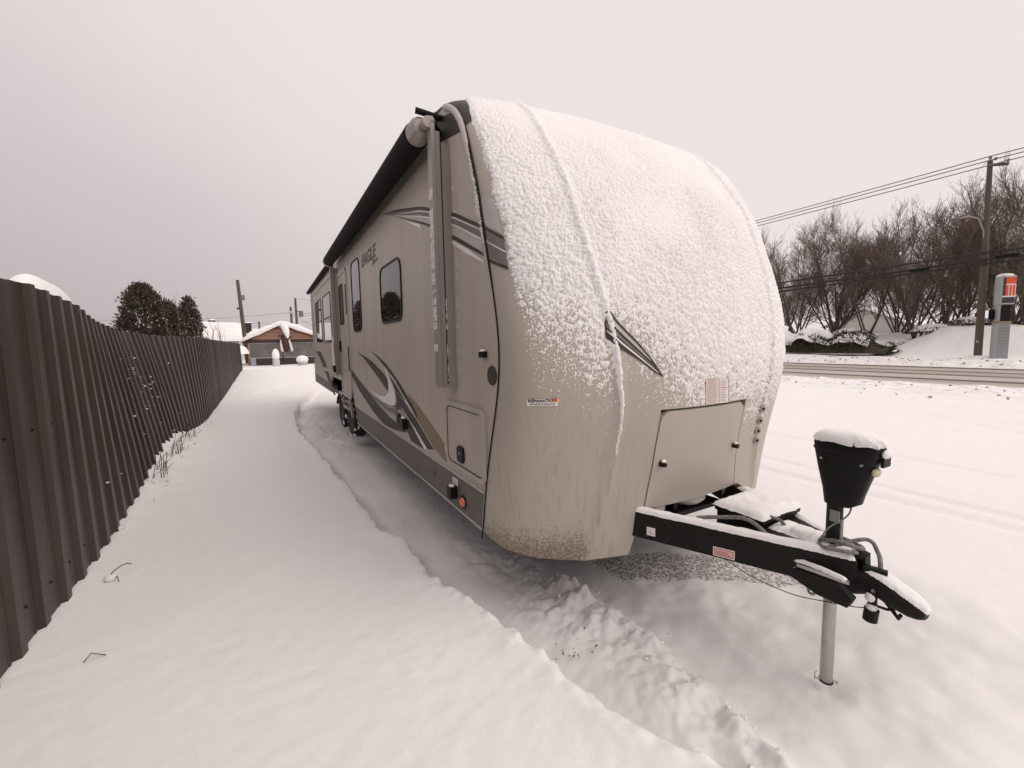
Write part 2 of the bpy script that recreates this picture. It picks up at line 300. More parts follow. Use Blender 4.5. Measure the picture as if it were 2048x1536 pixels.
def ground_h(x, y, fine=True):
    x = np.asarray(x, float); y = np.asarray(y, float)
    xe = np.interp(y, ED[:, 0], ED[:, 1])+.05*fbm(y*2.3, y*0+3, 3, 4)+.02*fbm(y*11, y*0+9, 2, 5)
    d = x-xe
    und = .035*fbm(x*.45, y*.45, 3, 1)+.006*fbm(x*1.3, y*1.3, 2, 2)
    virgin = .062+und
    inlane = sstep(17, 14, y)
    step = sstep(-.012, .035, d)*inlane
    lot = sstep(3.4, 6.5, x)
    track = -.092-.05*np.exp(-((d-.13)/.10)**2)*sstep(.3, .9, y)+.05*sstep(.25, .6, d)*sstep(2.4, 3.4, y)*(1-sstep(1.0, 1.6, x))+.25*und
    track = track*(1-lot)+(.0+.4*und)*lot
    h = virgin*(1-step)+track*step
    # soft rolled lip along the cut edge
    h += (.034*np.exp(-((d+.10)/.10)**2)*(fbm(x*2.2, y*2.2, 2, 8)*.8+.5)*sstep(4.5, 2.2, y)+.012*np.exp(-((d+.07)/.07)**2)+.022*np.exp(-((d+.02)/.05)**2)*np.clip(.55-worley(x*9, y*9, 52), 0, 1)*2*sstep(0, .5, fbm(x*1.3, y*1.3, 2, 53)+.25))*inlane
    # churned ridge in front of the tow side wheel line
    xc = np.interp(y, CH[:, 0], CH[:, 1]); e = x-xc
    churn = np.where(e < 0, np.exp(-(e/.30)**2), np.exp(-(e/.075)**2))*sstep(.2, .7, y)*sstep(4.2, 2.6, y)*sstep(0.02, .14, d)
    lump = (1-worley(x*7+.6*fbm(x*4, y*4, 2, 31), y*7+.6*fbm(y*4, x*4, 2, 33), 3))*.065+(1-worley(x*19, y*19, 6))*.022
    h += churn*(.02+lump*1.35+.03*np.abs(fbm(x*5, y*5, 3, 48))+.022*np.clip(.6-worley(x*15, y*15, 49), 0, 1)*sstep(-.1, .4, fbm(x*3, y*3, 2, 50)+.1)+.010*fbm(x*26, y*26, 2, 51))*(.45+.55*sstep(-.3, .45, fbm(x*1.9, y*1.9, 2, 12)+.2))
    # crumbs and ridges beside the wheels
    wz = np.exp(-((d-.30)/.28)**2)*sstep(6.2, 7.8, y)*sstep(14, 10.5, y)
    h += wz*(.05+.07*(1-worley(x*5, y*4, 9))+.02*fbm(x*14, y*14, 2, 10))
    # soft wind drifts in front of the tow bar
    h += (.045*fbm(x*1.5+y*.6, y*2.2-x*.9, 3, 46)+.012*fbm(x*6, y*6, 2, 47))*sstep(1.6, 1.9, x)*sstep(4.4, 3.2, x)*sstep(2.6, 1.9, y)
    h += .05*np.exp(-(((x-2.5)/.5)**2+((y-2.3)/.5)**2))
    for px, py, r, dep in PRINTS:
        q = np.sqrt((x-px)**2+((y-py)*1.0)**2)/r*(1+.35*fbm(x*6, y*6, 2, 44))
        h += -dep*np.exp(-(q**3)*1.3)+dep*.25*np.exp(-((q-1.3)/.35)**2)*(.5+fbm(x*9, y*9, 2, 45))
    h -= .03*np.exp(-(((x-2.30)/.07)**2+((y-1.0)/.07)**2))
    # snow that has slid down the leaning fence
    fb = np.exp(-((y-7.4)/2.1)**2)
    h += fb*(.24*np.exp(-np.clip(x+1.35, 0, 9)/.34))+fb*np.exp(-np.clip(x+1.2, 0, 9)/.35)*.10*(1-worley(x*5, y*3.5, 21))
    h += .02*np.exp(-np.clip(x+1.2, 0, 9)/.25)*(1-fb)
    # far end of the lane rises a little
    h += .22*sstep(14, 30, y)*sstep(6, 3, x)*sstep(90, 60, y)
    # shallow tyre lines across the lot
    for a, b, w, dp in ((5.62, .35, .05, .055), (5.95, .30, .04, .045), (7.1, .5, .05, .03), (10.6, .6, .25, .05), (11.3, .5, .15, .04), (13.4, .4, .2, .04), (8.2, .3, .12, .018)):
        xl = a+b*fbm(y*.25, y*0+a, 2, 14); h -= dp*np.exp(-((x-xl)/w)**2)*sstep(-.6, .1, fbm(y*.7, y*0+a*3, 2, 16)+.35)*lot
    # rough ploughed strip, road, far windrow and bank
    rough = sstep(14.5, 16, x)*sstep(18.9, 18.0, x)
    h += rough*(.05+.10*np.clip(.62-worley(x*1.6, y*1.1, 17), 0, 1)+.05*fbm(x*3, y*2, 3, 18))
    road = sstep(18.5, 18.95, x)*sstep(29.2, 28.7, x)
    h = h*(1-road)+(-.05)*road
    wr = sstep(28.6, 29.6, x)
    h += wr*(.22*np.exp(-((x-30.2)/.8)**2)+.10*np.clip(.7-worley(x*1.5, y*.9, 19), 0, 1)*sstep(32, 30.5, x)+.30*sstep(29.5, 32.5, x)+.06*fbm(x, y, 3, 20)+.10*fbm(x*2.2, y*1.1, 3, 26)*sstep(32.2, 30, x)+.07*np.clip(.5-worley(x*2.6, y*1.7, 27), 0, 1)*sstep(32.0, 30.6, x))
    rise_r = 1.75*sstep(33.4, 38.0, x)*sstep(13.8, 10.5, y+.6*fbm(y*.3, x*.3, 2, 22))
    rise_l = 1.35*sstep(35, 42, x)*sstep(9.5, 14., y)
    h += np.maximum(rise_r, rise_l)*(1+.14*fbm(x*.5, y*.5, 2, 23)+.03*fbm(x*2.4, y*2.4, 3, 28))
    if fine: h += .004*fbm(x*14, y*14, 2, 24)*sstep(30, 8, np.abs(y))
    return h
def gz(x, y): return float(ground_h(np.array([float(x)]), np.array([float(y)]), False)[0])
def axis(*segs):
    a = []
    for lo, hi, st in segs: a.append(np.arange(lo, hi, st))
    return np.concatenate(a)
gx = np.concatenate([-np.geomspace(1500, 7, 26), axis((-6.5, -1.9, .25), (-1.9, .3, .035), (.3, .9, .02), (.9, 2.0, .0095), (2.0, 2.6, .02), (2.6, 4, .035), (4, 8, .06), (8, 14.5, .14), (14.5, 19.2, .09), (19.2, 28.4, .6), (28.4, 33, .12), (33, 46, .3)), np.geomspace(46, 1500, 30)])
gy = np.concatenate([-np.geomspace(1500, 5, 24), axis((-4.5, -.4, .3), (-.4, .6, .05), (.6, .85, .02), (.85, 2.9, .010), (2.9, 6, .025), (6, 10, .035), (10, 16, .07), (16, 40, .2)), np.geomspace(40, 1500, 34)])
def clean(a): a = np.sort(a); return a[np.concatenate([[True], np.diff(a) > .004])]
gx, gy = clean(gx), clean(gy)
GX, GY = np.meshgrid(gx, gy, indexing='ij')
GZ = ground_h(GX, GY)
bare = (.50*sstep(1.24, 1.5, GX+.12*fbm(GX*3, GY*3, 2, 41))*sstep(3.5, 3.2, GX)*sstep(2.9, 3.7, GY)*sstep(13.4, 12.6, GY))  # under the trailer: some gravel, mostly shade below the skirt put into the colour
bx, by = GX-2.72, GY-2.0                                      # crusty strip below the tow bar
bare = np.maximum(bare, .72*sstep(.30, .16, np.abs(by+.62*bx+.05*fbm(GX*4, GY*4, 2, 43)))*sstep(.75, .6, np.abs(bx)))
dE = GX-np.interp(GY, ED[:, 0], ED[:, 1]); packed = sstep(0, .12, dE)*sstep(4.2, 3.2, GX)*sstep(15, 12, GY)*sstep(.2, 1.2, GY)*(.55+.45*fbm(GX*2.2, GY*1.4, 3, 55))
grime = np.maximum(.75*sstep(15, 16.2, GX)*sstep(19.2, 18.7, GX), .6*sstep(28.4, 29, GX)*sstep(32.4, 30.8, GX))
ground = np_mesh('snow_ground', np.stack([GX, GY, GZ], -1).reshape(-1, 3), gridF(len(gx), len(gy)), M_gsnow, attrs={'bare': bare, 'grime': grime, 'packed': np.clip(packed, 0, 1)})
ground['kind'] = 'structure'

# ------------------------------------------------------------------ road with packed snow and tyre lines
def road_material():
    m = bpy.data.materials.new('snowy_asphalt'); m.use_nodes = True; t = m.node_tree; p = t.nodes['Principled BSDF']; p.inputs['Roughness'].default_value = .6
    g = N(t, 'ShaderNodeNewGeometry'); sx = N(t, 'ShaderNodeSeparateXYZ'); t.links.new(g.outputs['Position'], sx.inputs[0])
    mp = N(t, 'ShaderNodeMapping'); t.links.new(g.outputs['Position'], mp.inputs['Vector']); mp.inputs['Scale'].default_value = (1, .06, 1)
    n = N(t, 'ShaderNodeTexNoise', i={'Scale': 2.6, 'Detail': 5.0, 'Roughness': .6}); t.links.new(mp.outputs[0], n.inputs['Vector'])
    wob = N(t, 'ShaderNodeMath', operation='MULTIPLY_ADD'); wob.inputs[1].default_value = .45; t.links.new(n.outputs['Fac'], wob.inputs[0]); t.links.new(sx.outputs['X'], wob.inputs[2])
    cr = N(t, 'ShaderNodeValToRGB'); nr = N(t, 'ShaderNodeMapRange', i={'From Min': 18.9, 'From Max': 29.3}); t.links.new(wob.outputs[0], nr.inputs['Value']); t.links.new(nr.outputs[0], cr.inputs['Fac'])
    el = cr.color_ramp.elements; snow = (.50, .45, .41, 1); dark = (.085, .07, .062, 1); tanc = (.42, .36, .315, 1)
    stops = [(0, (.62, .58, .55, 1)), (.10, tanc), (.165, tanc), (.185, dark), (.215, dark), (.24, snow), (.38, snow), (.41, dark), (.44, dark), (.47, tanc), (.60, tanc), (.63, dark), (.66, dark), (.69, snow), (.86, tanc), (.89, dark), (.94, dark), (.97, tanc)]
    el[0].position, el[0].color = stops[0]; el[1].position, el[1].color = .999, (.6, .56, .54, 1)
    for pos, c in stops[1:]: e = el.new(pos); e.color = c
    n2 = N(t, 'ShaderNodeTexNoise', i={'Scale': 9.0, 'Detail': 5.0, 'Roughness': .7}); t.links.new(mp.outputs[0], n2.inputs['Vector'])
    mx = N(t, 'ShaderNodeMix', data_type='RGBA', blend_type='MULTIPLY', i={'Factor': .5}); t.links.new(cr.outputs['Color'], mx.inputs['A'])
    r2 = N(t, 'ShaderNodeMapRange', i={'From Min': .3, 'From Max': .7, 'To Min': .6, 'To Max': 1.25}); t.links.new(n2.outputs['Fac'], r2.inputs['Value']); t.links.new(r2.outputs[0], mx.inputs['B'])
    t.links.new(mx.outputs['Result'], p.inputs['Base Color']); return m
rx = np.arange(18.6, 29.06, .15); ry = np.concatenate([-np.geomspace(900, 45, 20), np.arange(-40, 60, 2.), np.geomspace(60, 900, 24)])
RX, RY = np.meshgrid(rx, ry, indexing='ij')
rut = sum(-.022*np.exp(-((RX-c)/.22)**2) for c in (20.7, 23.1, 25.4, 28.1))
o = np_mesh('road', np.stack([RX, RY, .012+rut+.02*np.sin((RX-18.7)/10.2*math.pi)], -1).reshape(-1, 3), gridF(len(rx), len(ry)), road_material()); o['kind'] = 'structure'

# loose snow crumbs and clods
def clods(name, pts, m, label):
    V = []; F = []
    for (x, y, r) in pts:
        z = gz(x, y)+r*.35; o0 = len(V); k = 5; nn = 7
        ph = random.uniform(0, 6); sq = random.uniform(.55, .9)
        for i in range(k+1):
            a = math.pi*i/k
            for j in range(nn):
                b = 2*math.pi*j/nn+ph; q = r*random.uniform(.55, 1.3)
                V.append((x+q*math.sin(a)*math.cos(b), y+q*math.sin(a)*math.sin(b), z+q*sq*math.cos(a)))
        F += [(o0+i*nn+j, o0+(i+1)*nn+j, o0+(i+1)*nn+(j+1) % nn, o0+i*nn+(j+1) % nn) for i in range(k) for j in range(nn)]
    o = np_mesh(name, V, F, m); tag(o, label, 'snow'); o['kind'] = 'stuff'; return o
pts = []
for i in range(45):
    y = random.uniform(.7, 3.3); x = np.interp(y, CH[:, 0], CH[:, 1])+random.gauss(.02, .09); pts.append((x, y, random.uniform(.005, .013)*(1.5 if random.random() < .1 else 1)))
for i in range(90):
    y = random.uniform(1., 12); x = np.interp(y, ED[:, 0], ED[:, 1])+random.gauss(.05, .06); pts.append((x, y, random.uniform(.004, .012)))
for i in range(60):
    y = random.gauss(7.4, 1.3); x = -1.25+abs(random.gauss(0, .10)); pts.append((x, y, random.uniform(.008, .03)))
clods('snow_crumbs', pts, M_snow, 'loose snow crumbs along the churned wheel track and the leaning fence')
M_dirty = mat('dirty_snow', (.66, .62, .60), .85, var=.5, vscale=4, col2=(.3, .26, .24))
pts = [(random.uniform(14.6, 18.6), random.uniform(-2, 13), random.uniform(.012, .045)*(1.6 if random.random() < .06 else 1)) for i in range(120)]+[(random.uniform(29.2, 30.9), random.uniform(2, 18), random.uniform(.03, .07)) for i in range(90)]
clods('dirty_snow_clods', pts, M_dirty, 'dirty ploughed snow clods on both edges of the road')

# ================================================================== FENCE
FY = np.array([-4, 3.6, 4.6, 5.6, 7.0, 8.6, 10, 11.4, 13, 34.]); FL = np.array([0, 0, .10, .25, .36, .35, .22, .10, .06, .06])
FB = np.array([-1.2, -1.2, -1.2, -1.22, -1.26, -1.30, -1.28, -1.26, -1.3, -1.46]); FT = np.array([2.0, 2.0, 1.97, 1.91, 1.86, 1.85, 1.85, 1.85, 1.85, 1.83])
fence = thing('corrugated_fence', 'tall dark brown corrugated steel fence leaning outward in the middle, left of the trailer', 'fence', (-1.25, 10, 0))
PIT = .273
prof = [(0, 0), (.11, 0), (.118, .004), (.132, .004), (.140, 0), (.150, 0), (.172, .027), (.236, .027), (.258, 0)]
for k in range(42):
    y0 = -4+k*PIT*3; mb = MB(); cols = []
    jit = random.uniform(-.006, .006); tj = random.uniform(-.006, .012)
    for r in range(3):
        for a, b in prof: cols.append((y0+r*PIT+a, b))
    cols.append((y0+3*PIT+.03, .004))
    P = []
    for (yy, b) in cols:
        base = np.interp(yy, FY, FB); ln = np.interp(yy, FY, FL); top = np.interp(yy, FY, FT)+tj; row = []
        for t in (0, .2, .4, .6, .8, 1.):
            row.append((base-ln*t**1.3+b+jit+.003*(k % 2), yy+ln*.25*t, -.25+(top+.25)*t))
        P.append(row)
    mb.grid(P); pan = build('fence_panel', mb, M_fence, fence)
    sm = pan.modifiers.new('sheet', 'SOLIDIFY'); sm.thickness = .0015; sm.offset = -1
    if 1.5 < y0 < 8.5:
        for r in range(3):
            yy = y0+r*PIT+.06; base = np.interp(yy, FY, FB); ln = np.interp(yy, FY, FL)
            for zz in (.28, 1.18):
                t = (zz+.25)/2.2; s = MB(); c = np.array((base-ln*t**1.3+jit+.003*(k % 2), yy+ln*.25*t, zz))
                s.tube([c, c+np.array((.007, 0, 0))], .0075, 6); build('screw', s, M_bplas, pan)

V = []; F = []
for i in range(240):
    yy = random.gauss(7.0, .95); t = random.random()**1.5*.85
    if vnoise(np.array([yy*3.5]), np.array([t*3]), 81)[0] < .5: continue
    base = np.interp(yy, FY, FB); ln = np.interp(yy, FY, FL); q = random.uniform(.003, .010)*(1.6 if random.random() < .08 else 1); c = (base-ln*t**1.3+.03, yy+ln*.25*t, -.25+2.1*t); b = len(V)
    V += [(c[0]+q*.6, c[1], c[2]), (c[0]-.02, c[1]-q, c[2]), (c[0]-.02, c[1], c[2]-q*1.6), (c[0]-.02, c[1]+q, c[2]), (c[0]-.02, c[1], c[2]+q)]; F += [(b, b+1, b+2), (b, b+2, b+3), (b, b+3, b+4), (b, b+4, b+1)]
o = np_mesh('stuck_snow', V, F, M_snow, fence); o['kind'] = 'stuff'

# ================================================================== TRAILER
XL, XR, XC = 1.1, 3.54, 2.32
TR = thing('travel_trailer', 'long tan and grey travel trailer with snow crusted rounded front and black tow bar', 'trailer', (XC, 7.5, 0))
# side profile of the front: seam between side wall and moulded cap
PROF = np.array([(2.40, -1.22), (2.37, -1.10), (2.31, -.82), (2.23, -.56), (2.14, -.29), (2.11, -.09), (2.13, .12), (2.18, .32), (2.23, .51), (2.31, .81), (2.395, 1.03), (2.46, 1.20), (2.54, 1.35), (2.68, 1.47), (2.86, 1.545), (3.1, 1.575), (3.5, 1.58)])
def smooth_poly(P, n):
    P = np.asarray(P, float); out = []
    for i in range(len(P)-1):
        p0, p1, p2, p3 = P[max(i-1, 0)], P[i], P[i+1], P[min(i+2, len(P)-1)]
        for t in np.arange(n)/n: out.append(.5*((2*p1)+(-p0+p2)*t+(2*p0-5*p1+4*p2-p3)*t*t+(-p0+3*p1-3*p2+p3)*t**3))
    out.append(P[-1]); return np.array(out)
PF = smooth_poly(PROF, 12)
for _ in range(40): PF[1:-1] = .25*PF[:-2]+.5*PF[1:-1]+.25*PF[2:]
_s = np.concatenate([[0], np.cumsum(np.linalg.norm(np.diff(PF, axis=0), axis=1))]); SMAX = _s[-1]
_tan = np.gradient(PF, _s, axis=0); _nor = np.stack([-_tan[:, 1], _tan[:, 0]], 1); _nor /= np.linalg.norm(_nor, axis=1)[:, None]
S_of_z = lambda z: np.interp(z, PF[:-30, 1], _s[:-30])
RZ = np.array([-1.3, -1.05, -.55, -.3, -.05, .26, .6, .95, 1.25, 1.6]); RXX = np.array([1.481, 1.571, 1.649, 1.653, 1.600, 1.547, 1.514, 1.502, 1.507, 1.515])
BZ = smooth_poly(np.array([(-1.25, 1.464), (-.8, 1.331), (-.4, 1.161), (0, 1.03), (.4, .968), (.8, .835), (1.1, .60), (1.35, .385), (1.5, .30), (1.6, .25)]), 6)
def cap(X, s, extra=0.):
    """point on the moulded front cap: X across, s along the profile from the bottom edge"""
    X = np.asarray(X, float); s = np.asarray(s, float); X, s = np.broadcast_arrays(X, s)
    y = np.interp(s, _s, PF[:, 0]); z = np.interp(s, _s, PF[:, 1]); ny = np.interp(s, _s, _nor[:, 0]); nz = np.interp(s, _s, _nor[:, 1])
    u = np.clip(np.abs(X-XC)/1.22, 0, 1)
    b = .40*np.clip(1-u**2, 0, 1)**(1/2.6)*np.interp(z, BZ[:, 0], BZ[:, 1])
    rx = np.interp(z, RZ, RXX)
    for c in (rx, 2*XC-rx):
        e = (X-c)/.022; b = b+.017*np.exp(-e*e)*sstep(1.62, 1.4, z)*sstep(-1.25, -.7, z)
    b = b+.013*(np.exp(-np.abs(X-rx)/.06)+np.exp(-np.abs(X-2*XC+rx)/.06))*sstep(-.45, -.85, z)
    b = b+extra
    return np.stack([X, y+ny*b, z+nz*b+CZ], -1)
def cap_normal(X, s):
    e = 2e-3; d1 = cap(X+e, s)-cap(X-e, s); d2 = cap(X, np.asarray(s)+e)-cap(X, np.asarray(s)-e)
    n = np.cross(d1, d2); n /= (np.linalg.norm(n, axis=-1)[..., None]+1e-12); n[n[..., 1] > .2] *= 1
    flip = (n[..., 1] > 0) & (n[..., 2] < .3); n[flip] *= -1; return n
def xs_full(n): return XC-1.22*np.cos(np.linspace(0, math.pi, n))
ZD = -.29                                                # top of the gas bottle door
def xcut(z): return np.interp(z, [-1.22, -1.04, -.9, -.6, ZD], [1.80, 1.85, 1.885, 1.918, 1.927])
mb = MB()
sv = np.linspace(S_of_z(ZD), SMAX, 70); X = xs_full(120); mb.grid(cap(X[None, :], sv[:, None]))
sv = np.linspace(S_of_z(-1.16), S_of_z(ZD), 36); zz = np.interp(sv, _s, PF[:, 1]); tt = 1-np.cos(np.linspace(0, math.pi/2, 46))
for sgn in (1, -1):
    XX = XL+(xcut(zz)[:, None]-XL)*tt[None, :]; XX = XX if sgn == 1 else 2*XC-XX
    SS = np.repeat(sv[:, None], 46, 1); P = cap(XX, SS); mb.grid(P)
    P2 = cap(XX[:, -1], sv); Q = P2+np.array((0, .09, 0)); mb.grid(np.stack([P2, Q], 1))    # return of the moulding beside the door
fc = build('front_cap', mb, M_cap, TR, smooth=True)
# dark well behind the gas bottle door
mb = MB(); sv = np.linspace(S_of_z(-.93), S_of_z(ZD)+.004, 14); zz = np.interp(sv, _s, PF[:, 1]); tt = np.linspace(0, 1, 20)
XX = (xcut(zz)-.004)[:, None]+(2*XC-2*(xcut(zz)-.004))[:, None]*tt; mb.grid(cap(XX, np.repeat(sv[:, None], 20, 1), -.05)); build('door_recess', mb, M_bplas, TR, smooth=True)
def patch_part(name, z0, z1, inset, thick, m, parent, lift=0., n=24):
    a = np.linspace(S_of_z(z0), S_of_z(z1), n); zz = np.interp(a, _s, PF[:, 1]); xl = xcut(zz)+inset; t = np.linspace(0, 1, 2*n)
    # rounded upper corners
    rr = .05; k = np.clip((rr-(a[-1]-a))/rr, 0, 1); xl = xl+rr*(1-np.sqrt(np.clip(1-k*k, 0, 1)))
    XX = xl[:, None]+(2*XC-2*xl)[:, None]*t; SS = np.repeat(a[:, None], 2*n, 1)
    F_ = cap(XX, SS, lift); B_ = cap(XX, SS, lift-thick); mb = MB(); mb.grid(F_); mb.grid(B_)
    for sl in (np.s_[0, :], np.s_[-1, :], np.s_[:, 0], np.s_[:, -1]): mb.grid(np.stack([F_[sl], B_[sl]], 0))
    return build(name, mb, m, parent, smooth=True)
gd = patch_part('gas_bottle_door', -.885, ZD-.010, .010, .03, M_door, TR, lift=.002)
def on_cap(u, v, ref=[None]):
    """photo measurement -> (X, s) on the cap"""
    if ref[0] is None:
        X = np.concatenate([XL+.25*np.linspace(0, 1, 90)**2, np.linspace(1.355, 3.53, 260)]); s = np.linspace(0, SMAX, 260); P = cap(X[None, :], s[:, None])-np.array((0, 0, CZ))
        c = P @ RM; ref[0] = (X, s, 1024+FPX*c[..., 0]/c[..., 2], 768+FPX*c[..., 1]/c[..., 2], c[..., 2])
    X, s, U, V, D = ref[0]; e = (U-u)**2+(V-v)**2+np.where(D > 3.2, 200, 0)*1.0; i, j = np.unravel_index(np.argmin(e), e.shape); x0, s0 = X[j], s[i]
    def pj(x, t):
        c = (cap(x, t)-np.array((0, 0, CZ))) @ RM; return np.array((1024+FPX*c[0]/c[2], 768+FPX*c[1]/c[2]))
    for _ in range(2):
        p = pj(x0, s0); J = np.stack([(pj(x0+1e-3, s0)-p)/1e-3, (pj(x0, s0+1e-3)-p)/1e-3], 1)
        if abs(np.linalg.det(J)) < 1e3: break
        d = np.clip(np.linalg.solve(J, np.array((u, v))-p), -.01, .01); x0 = min(max(x0+d[0], XL+1e-4), XR-1e-4); s0 = min(max(s0+d[1], 0), SMAX)
    return x0, s0
def latch(name, u, v, parent):
    X, s = on_cap(u, v); P = cap(X, s, .004); n = cap_normal(np.array([X]), np.array([s]))[0]
    t = build(name, MB().tube([P, P+n*.012, P+n*.016, P+n*.034], [.021, .021, .015, .013], 12), M_bplas, parent, smooth=True)
    build('snow_tuft', MB().ball(P+n*.018+np.array((0, 0, .02)), (.016, .014, .012)), M_snow, t, smooth=True)
latch('latch', 1322, 926, gd)
X, s = 2.66, S_of_z(-.56); P = cap(X, s, .004); n = np.array((.1, -1, 0)); lt = build('latch', MB().tube([P, P+n*.034], .016, 12), M_bplas, gd, smooth=True); build('snow_tuft', MB().ball(P+n*.018+np.array((0, 0, .018)), (.014, .014, .012)), M_snow, lt, smooth=True)
# round fittings on the right hand rib
for zz in (-.37, -.445, -.515, -.585):
    Xr = 2*XC-float(np.interp(zz, RZ, RXX))-.02; P = cap(Xr, S_of_z(zz)); n = np.array((-.25, -1, .0)); n /= np.linalg.norm(n)
    f_ = build('round_fitting', MB().tube([P-n*.01, P+n*.010, P+n*.012], [.024, .024, .018], 14), M_alu, TR, smooth=True)
    build('fitting_core', MB().tube([P+n*.010, P+n*.017], .009, 10), M_bplas, f_, smooth=True)

# side walls, roof, rear
SK0 = [(2.40, -1.16), (2.35, -.925), (6.95, -.925), (6.80, -1.17)]
zt = 1.55
prof_side = [(y, z) for y, z in PF if z > -.92 and z < 1.545][::3]
wall_poly = prof_side+[(2.95, zt), (13.3, zt), (13.3, -.74), (9.75, -.80), (9.6, -.62), (7.1, -.62), (6.95, -.92)]
mb = MB(); mb.prism([(y, z+CZ) for y, z in wall_poly], XL, XL+.03); build('side_wall', mb, M_wall, TR)
mb = MB(); mb.prism([(y, z+CZ) for y, z in wall_poly], XR-.03, XR); build('side_wall', mb, M_wall, TR)
mb = MB(); mb.box(XL+.03, XR-.03, 13.26, 13.3, -.9+CZ, zt+CZ); build('rear_wall', mb, M_wall, TR)
P = [[(XL+(XR-XL)*a, y, zt+CZ+.03*(1-(2*a-1)**2)+.002) for y in (3.4, 6, 10, 13.32)] for a in np.linspace(0, 1, 9)]
mb = MB(); mb.grid(P); rf = build('roof', mb, M_white, TR, smooth=True)
P = [[(XL+.03+(XR-XL-.06)*a, y, zt+CZ+.03*(1-(2*a-1)**2)+.002+.05*min(1, 14*a, 14*(1-a))+.01*vnoise(np.array([a*9.]), np.array([y*2.]), 3)[0]) for y in np.linspace(3.3, 13.3, 60)] for a in np.linspace(0, 1, 24)]
mb = MB(); mb.grid(P); build('roof_snow', mb, M_snow, TR, smooth=True)
mb = MB(); mb.prism([(y, z+CZ) for y, z in SK0], XR-.03, XR-.004); build('skirt_panel', mb, M_skirt, TR)
mb = MB(); mb.prism([(y, z+CZ) for y, z in [(9.7, -.97), (9.6, -.80), (13.28, -.745), (13.28, -.99)]], XR-.03, XR-.004); build('skirt_panel', mb, M_skirt, TR)
mb = MB(); mb.box(XL+.12, XR-.12, 2.45, 6.9, -1.14+CZ, -.9+CZ).box(XL+.4, XR-.4, 6.92, 9.7, -1.10+CZ, -.7+CZ).box(XL+.12, XR-.12, 9.72, 13.2, -1.02+CZ, -.8+CZ); build('underbelly', mb, M_bplas, TR)
# roof edge rail with drip spout
mb = MB(); mb.box(XL-.018, XL+.0, 2.95, 13.3, zt-.045+CZ, zt+.012+CZ); build('gutter_rail', mb, M_dgrey, TR)
sp = [onX(862, 220, .93), onX(884, 240, 1.09)]
mb = MB(); mb.obox((.93, 2.90, 1.515+CZ), (1.1, 2.86, 1.48+CZ), .05, .018); mb.obox((.98, 2.89, 1.44+CZ), (1.1, 2.93, 1.30+CZ), .05, .03, up=(1, 0, 0)); mb.obox((1.0, 2.88, 1.46+CZ), (1.09, 2.9, 1.38+CZ), .06, .03, up=(0, 1, 0)); build('drip_spout', mb, M_bplas, TR)
# seam trim between wall and cap
pts = [(XL-.004, y, z+CZ) for y, z in PF if z < 1.535][::4]
build('seam_trim', MB().tube(pts, [.0045 if p[2] < 1.9 else .0045+.012*min(1, (p[2]-1.9)/.8) for p in pts], 8), M_bplas, TR, smooth=True)
pts2 = [(XL-.012, y+.004, z+CZ) for y, z in PF if .75 < z < 1.53][::4]
build('corner_moulding', MB().tube(pts2, [.009+.012*min(1, max(0, (p[2]-2.5)/.4)) for p in pts2], 8), M_lgrey, TR, smooth=True)
# skirt
SK = [(2.40, -1.16), (2.35, -.925), (6.95, -.925), (6.80, -1.17)]
mb = MB(); mb.prism([(y, z+CZ) for y, z in SK], XL+.004, XL+.03); build('skirt_panel', mb, M_skirt, TR)
mb = MB(); mb.prism([(y, z+CZ) for y, z in [(9.7, -.97), (9.6, -.80), (13.28, -.745), (13.28, -.99)]], XL+.004, XL+.03); build('skirt_panel', mb, M_skirt, TR)
mb = MB(); mb.box(XL-.004, XL+.012, 2.36, 6.93, -.925+CZ, -.908+CZ); build('trim_strip', mb, M_lgrey, TR)
mb = MB(); mb.box(XL-.002, XL+.032, 2.40, 6.80, -1.176+CZ, -1.162+CZ); build('trim_strip', mb, M_lgrey, TR)
mb = MB(); mb.prism([(2.40, -1.17+CZ), (2.385, -1.17+CZ), (2.335, -.92+CZ), (2.35, -.92+CZ)], XL-.004, XL+.01); build('trim_strip', mb, M_lgrey, TR)

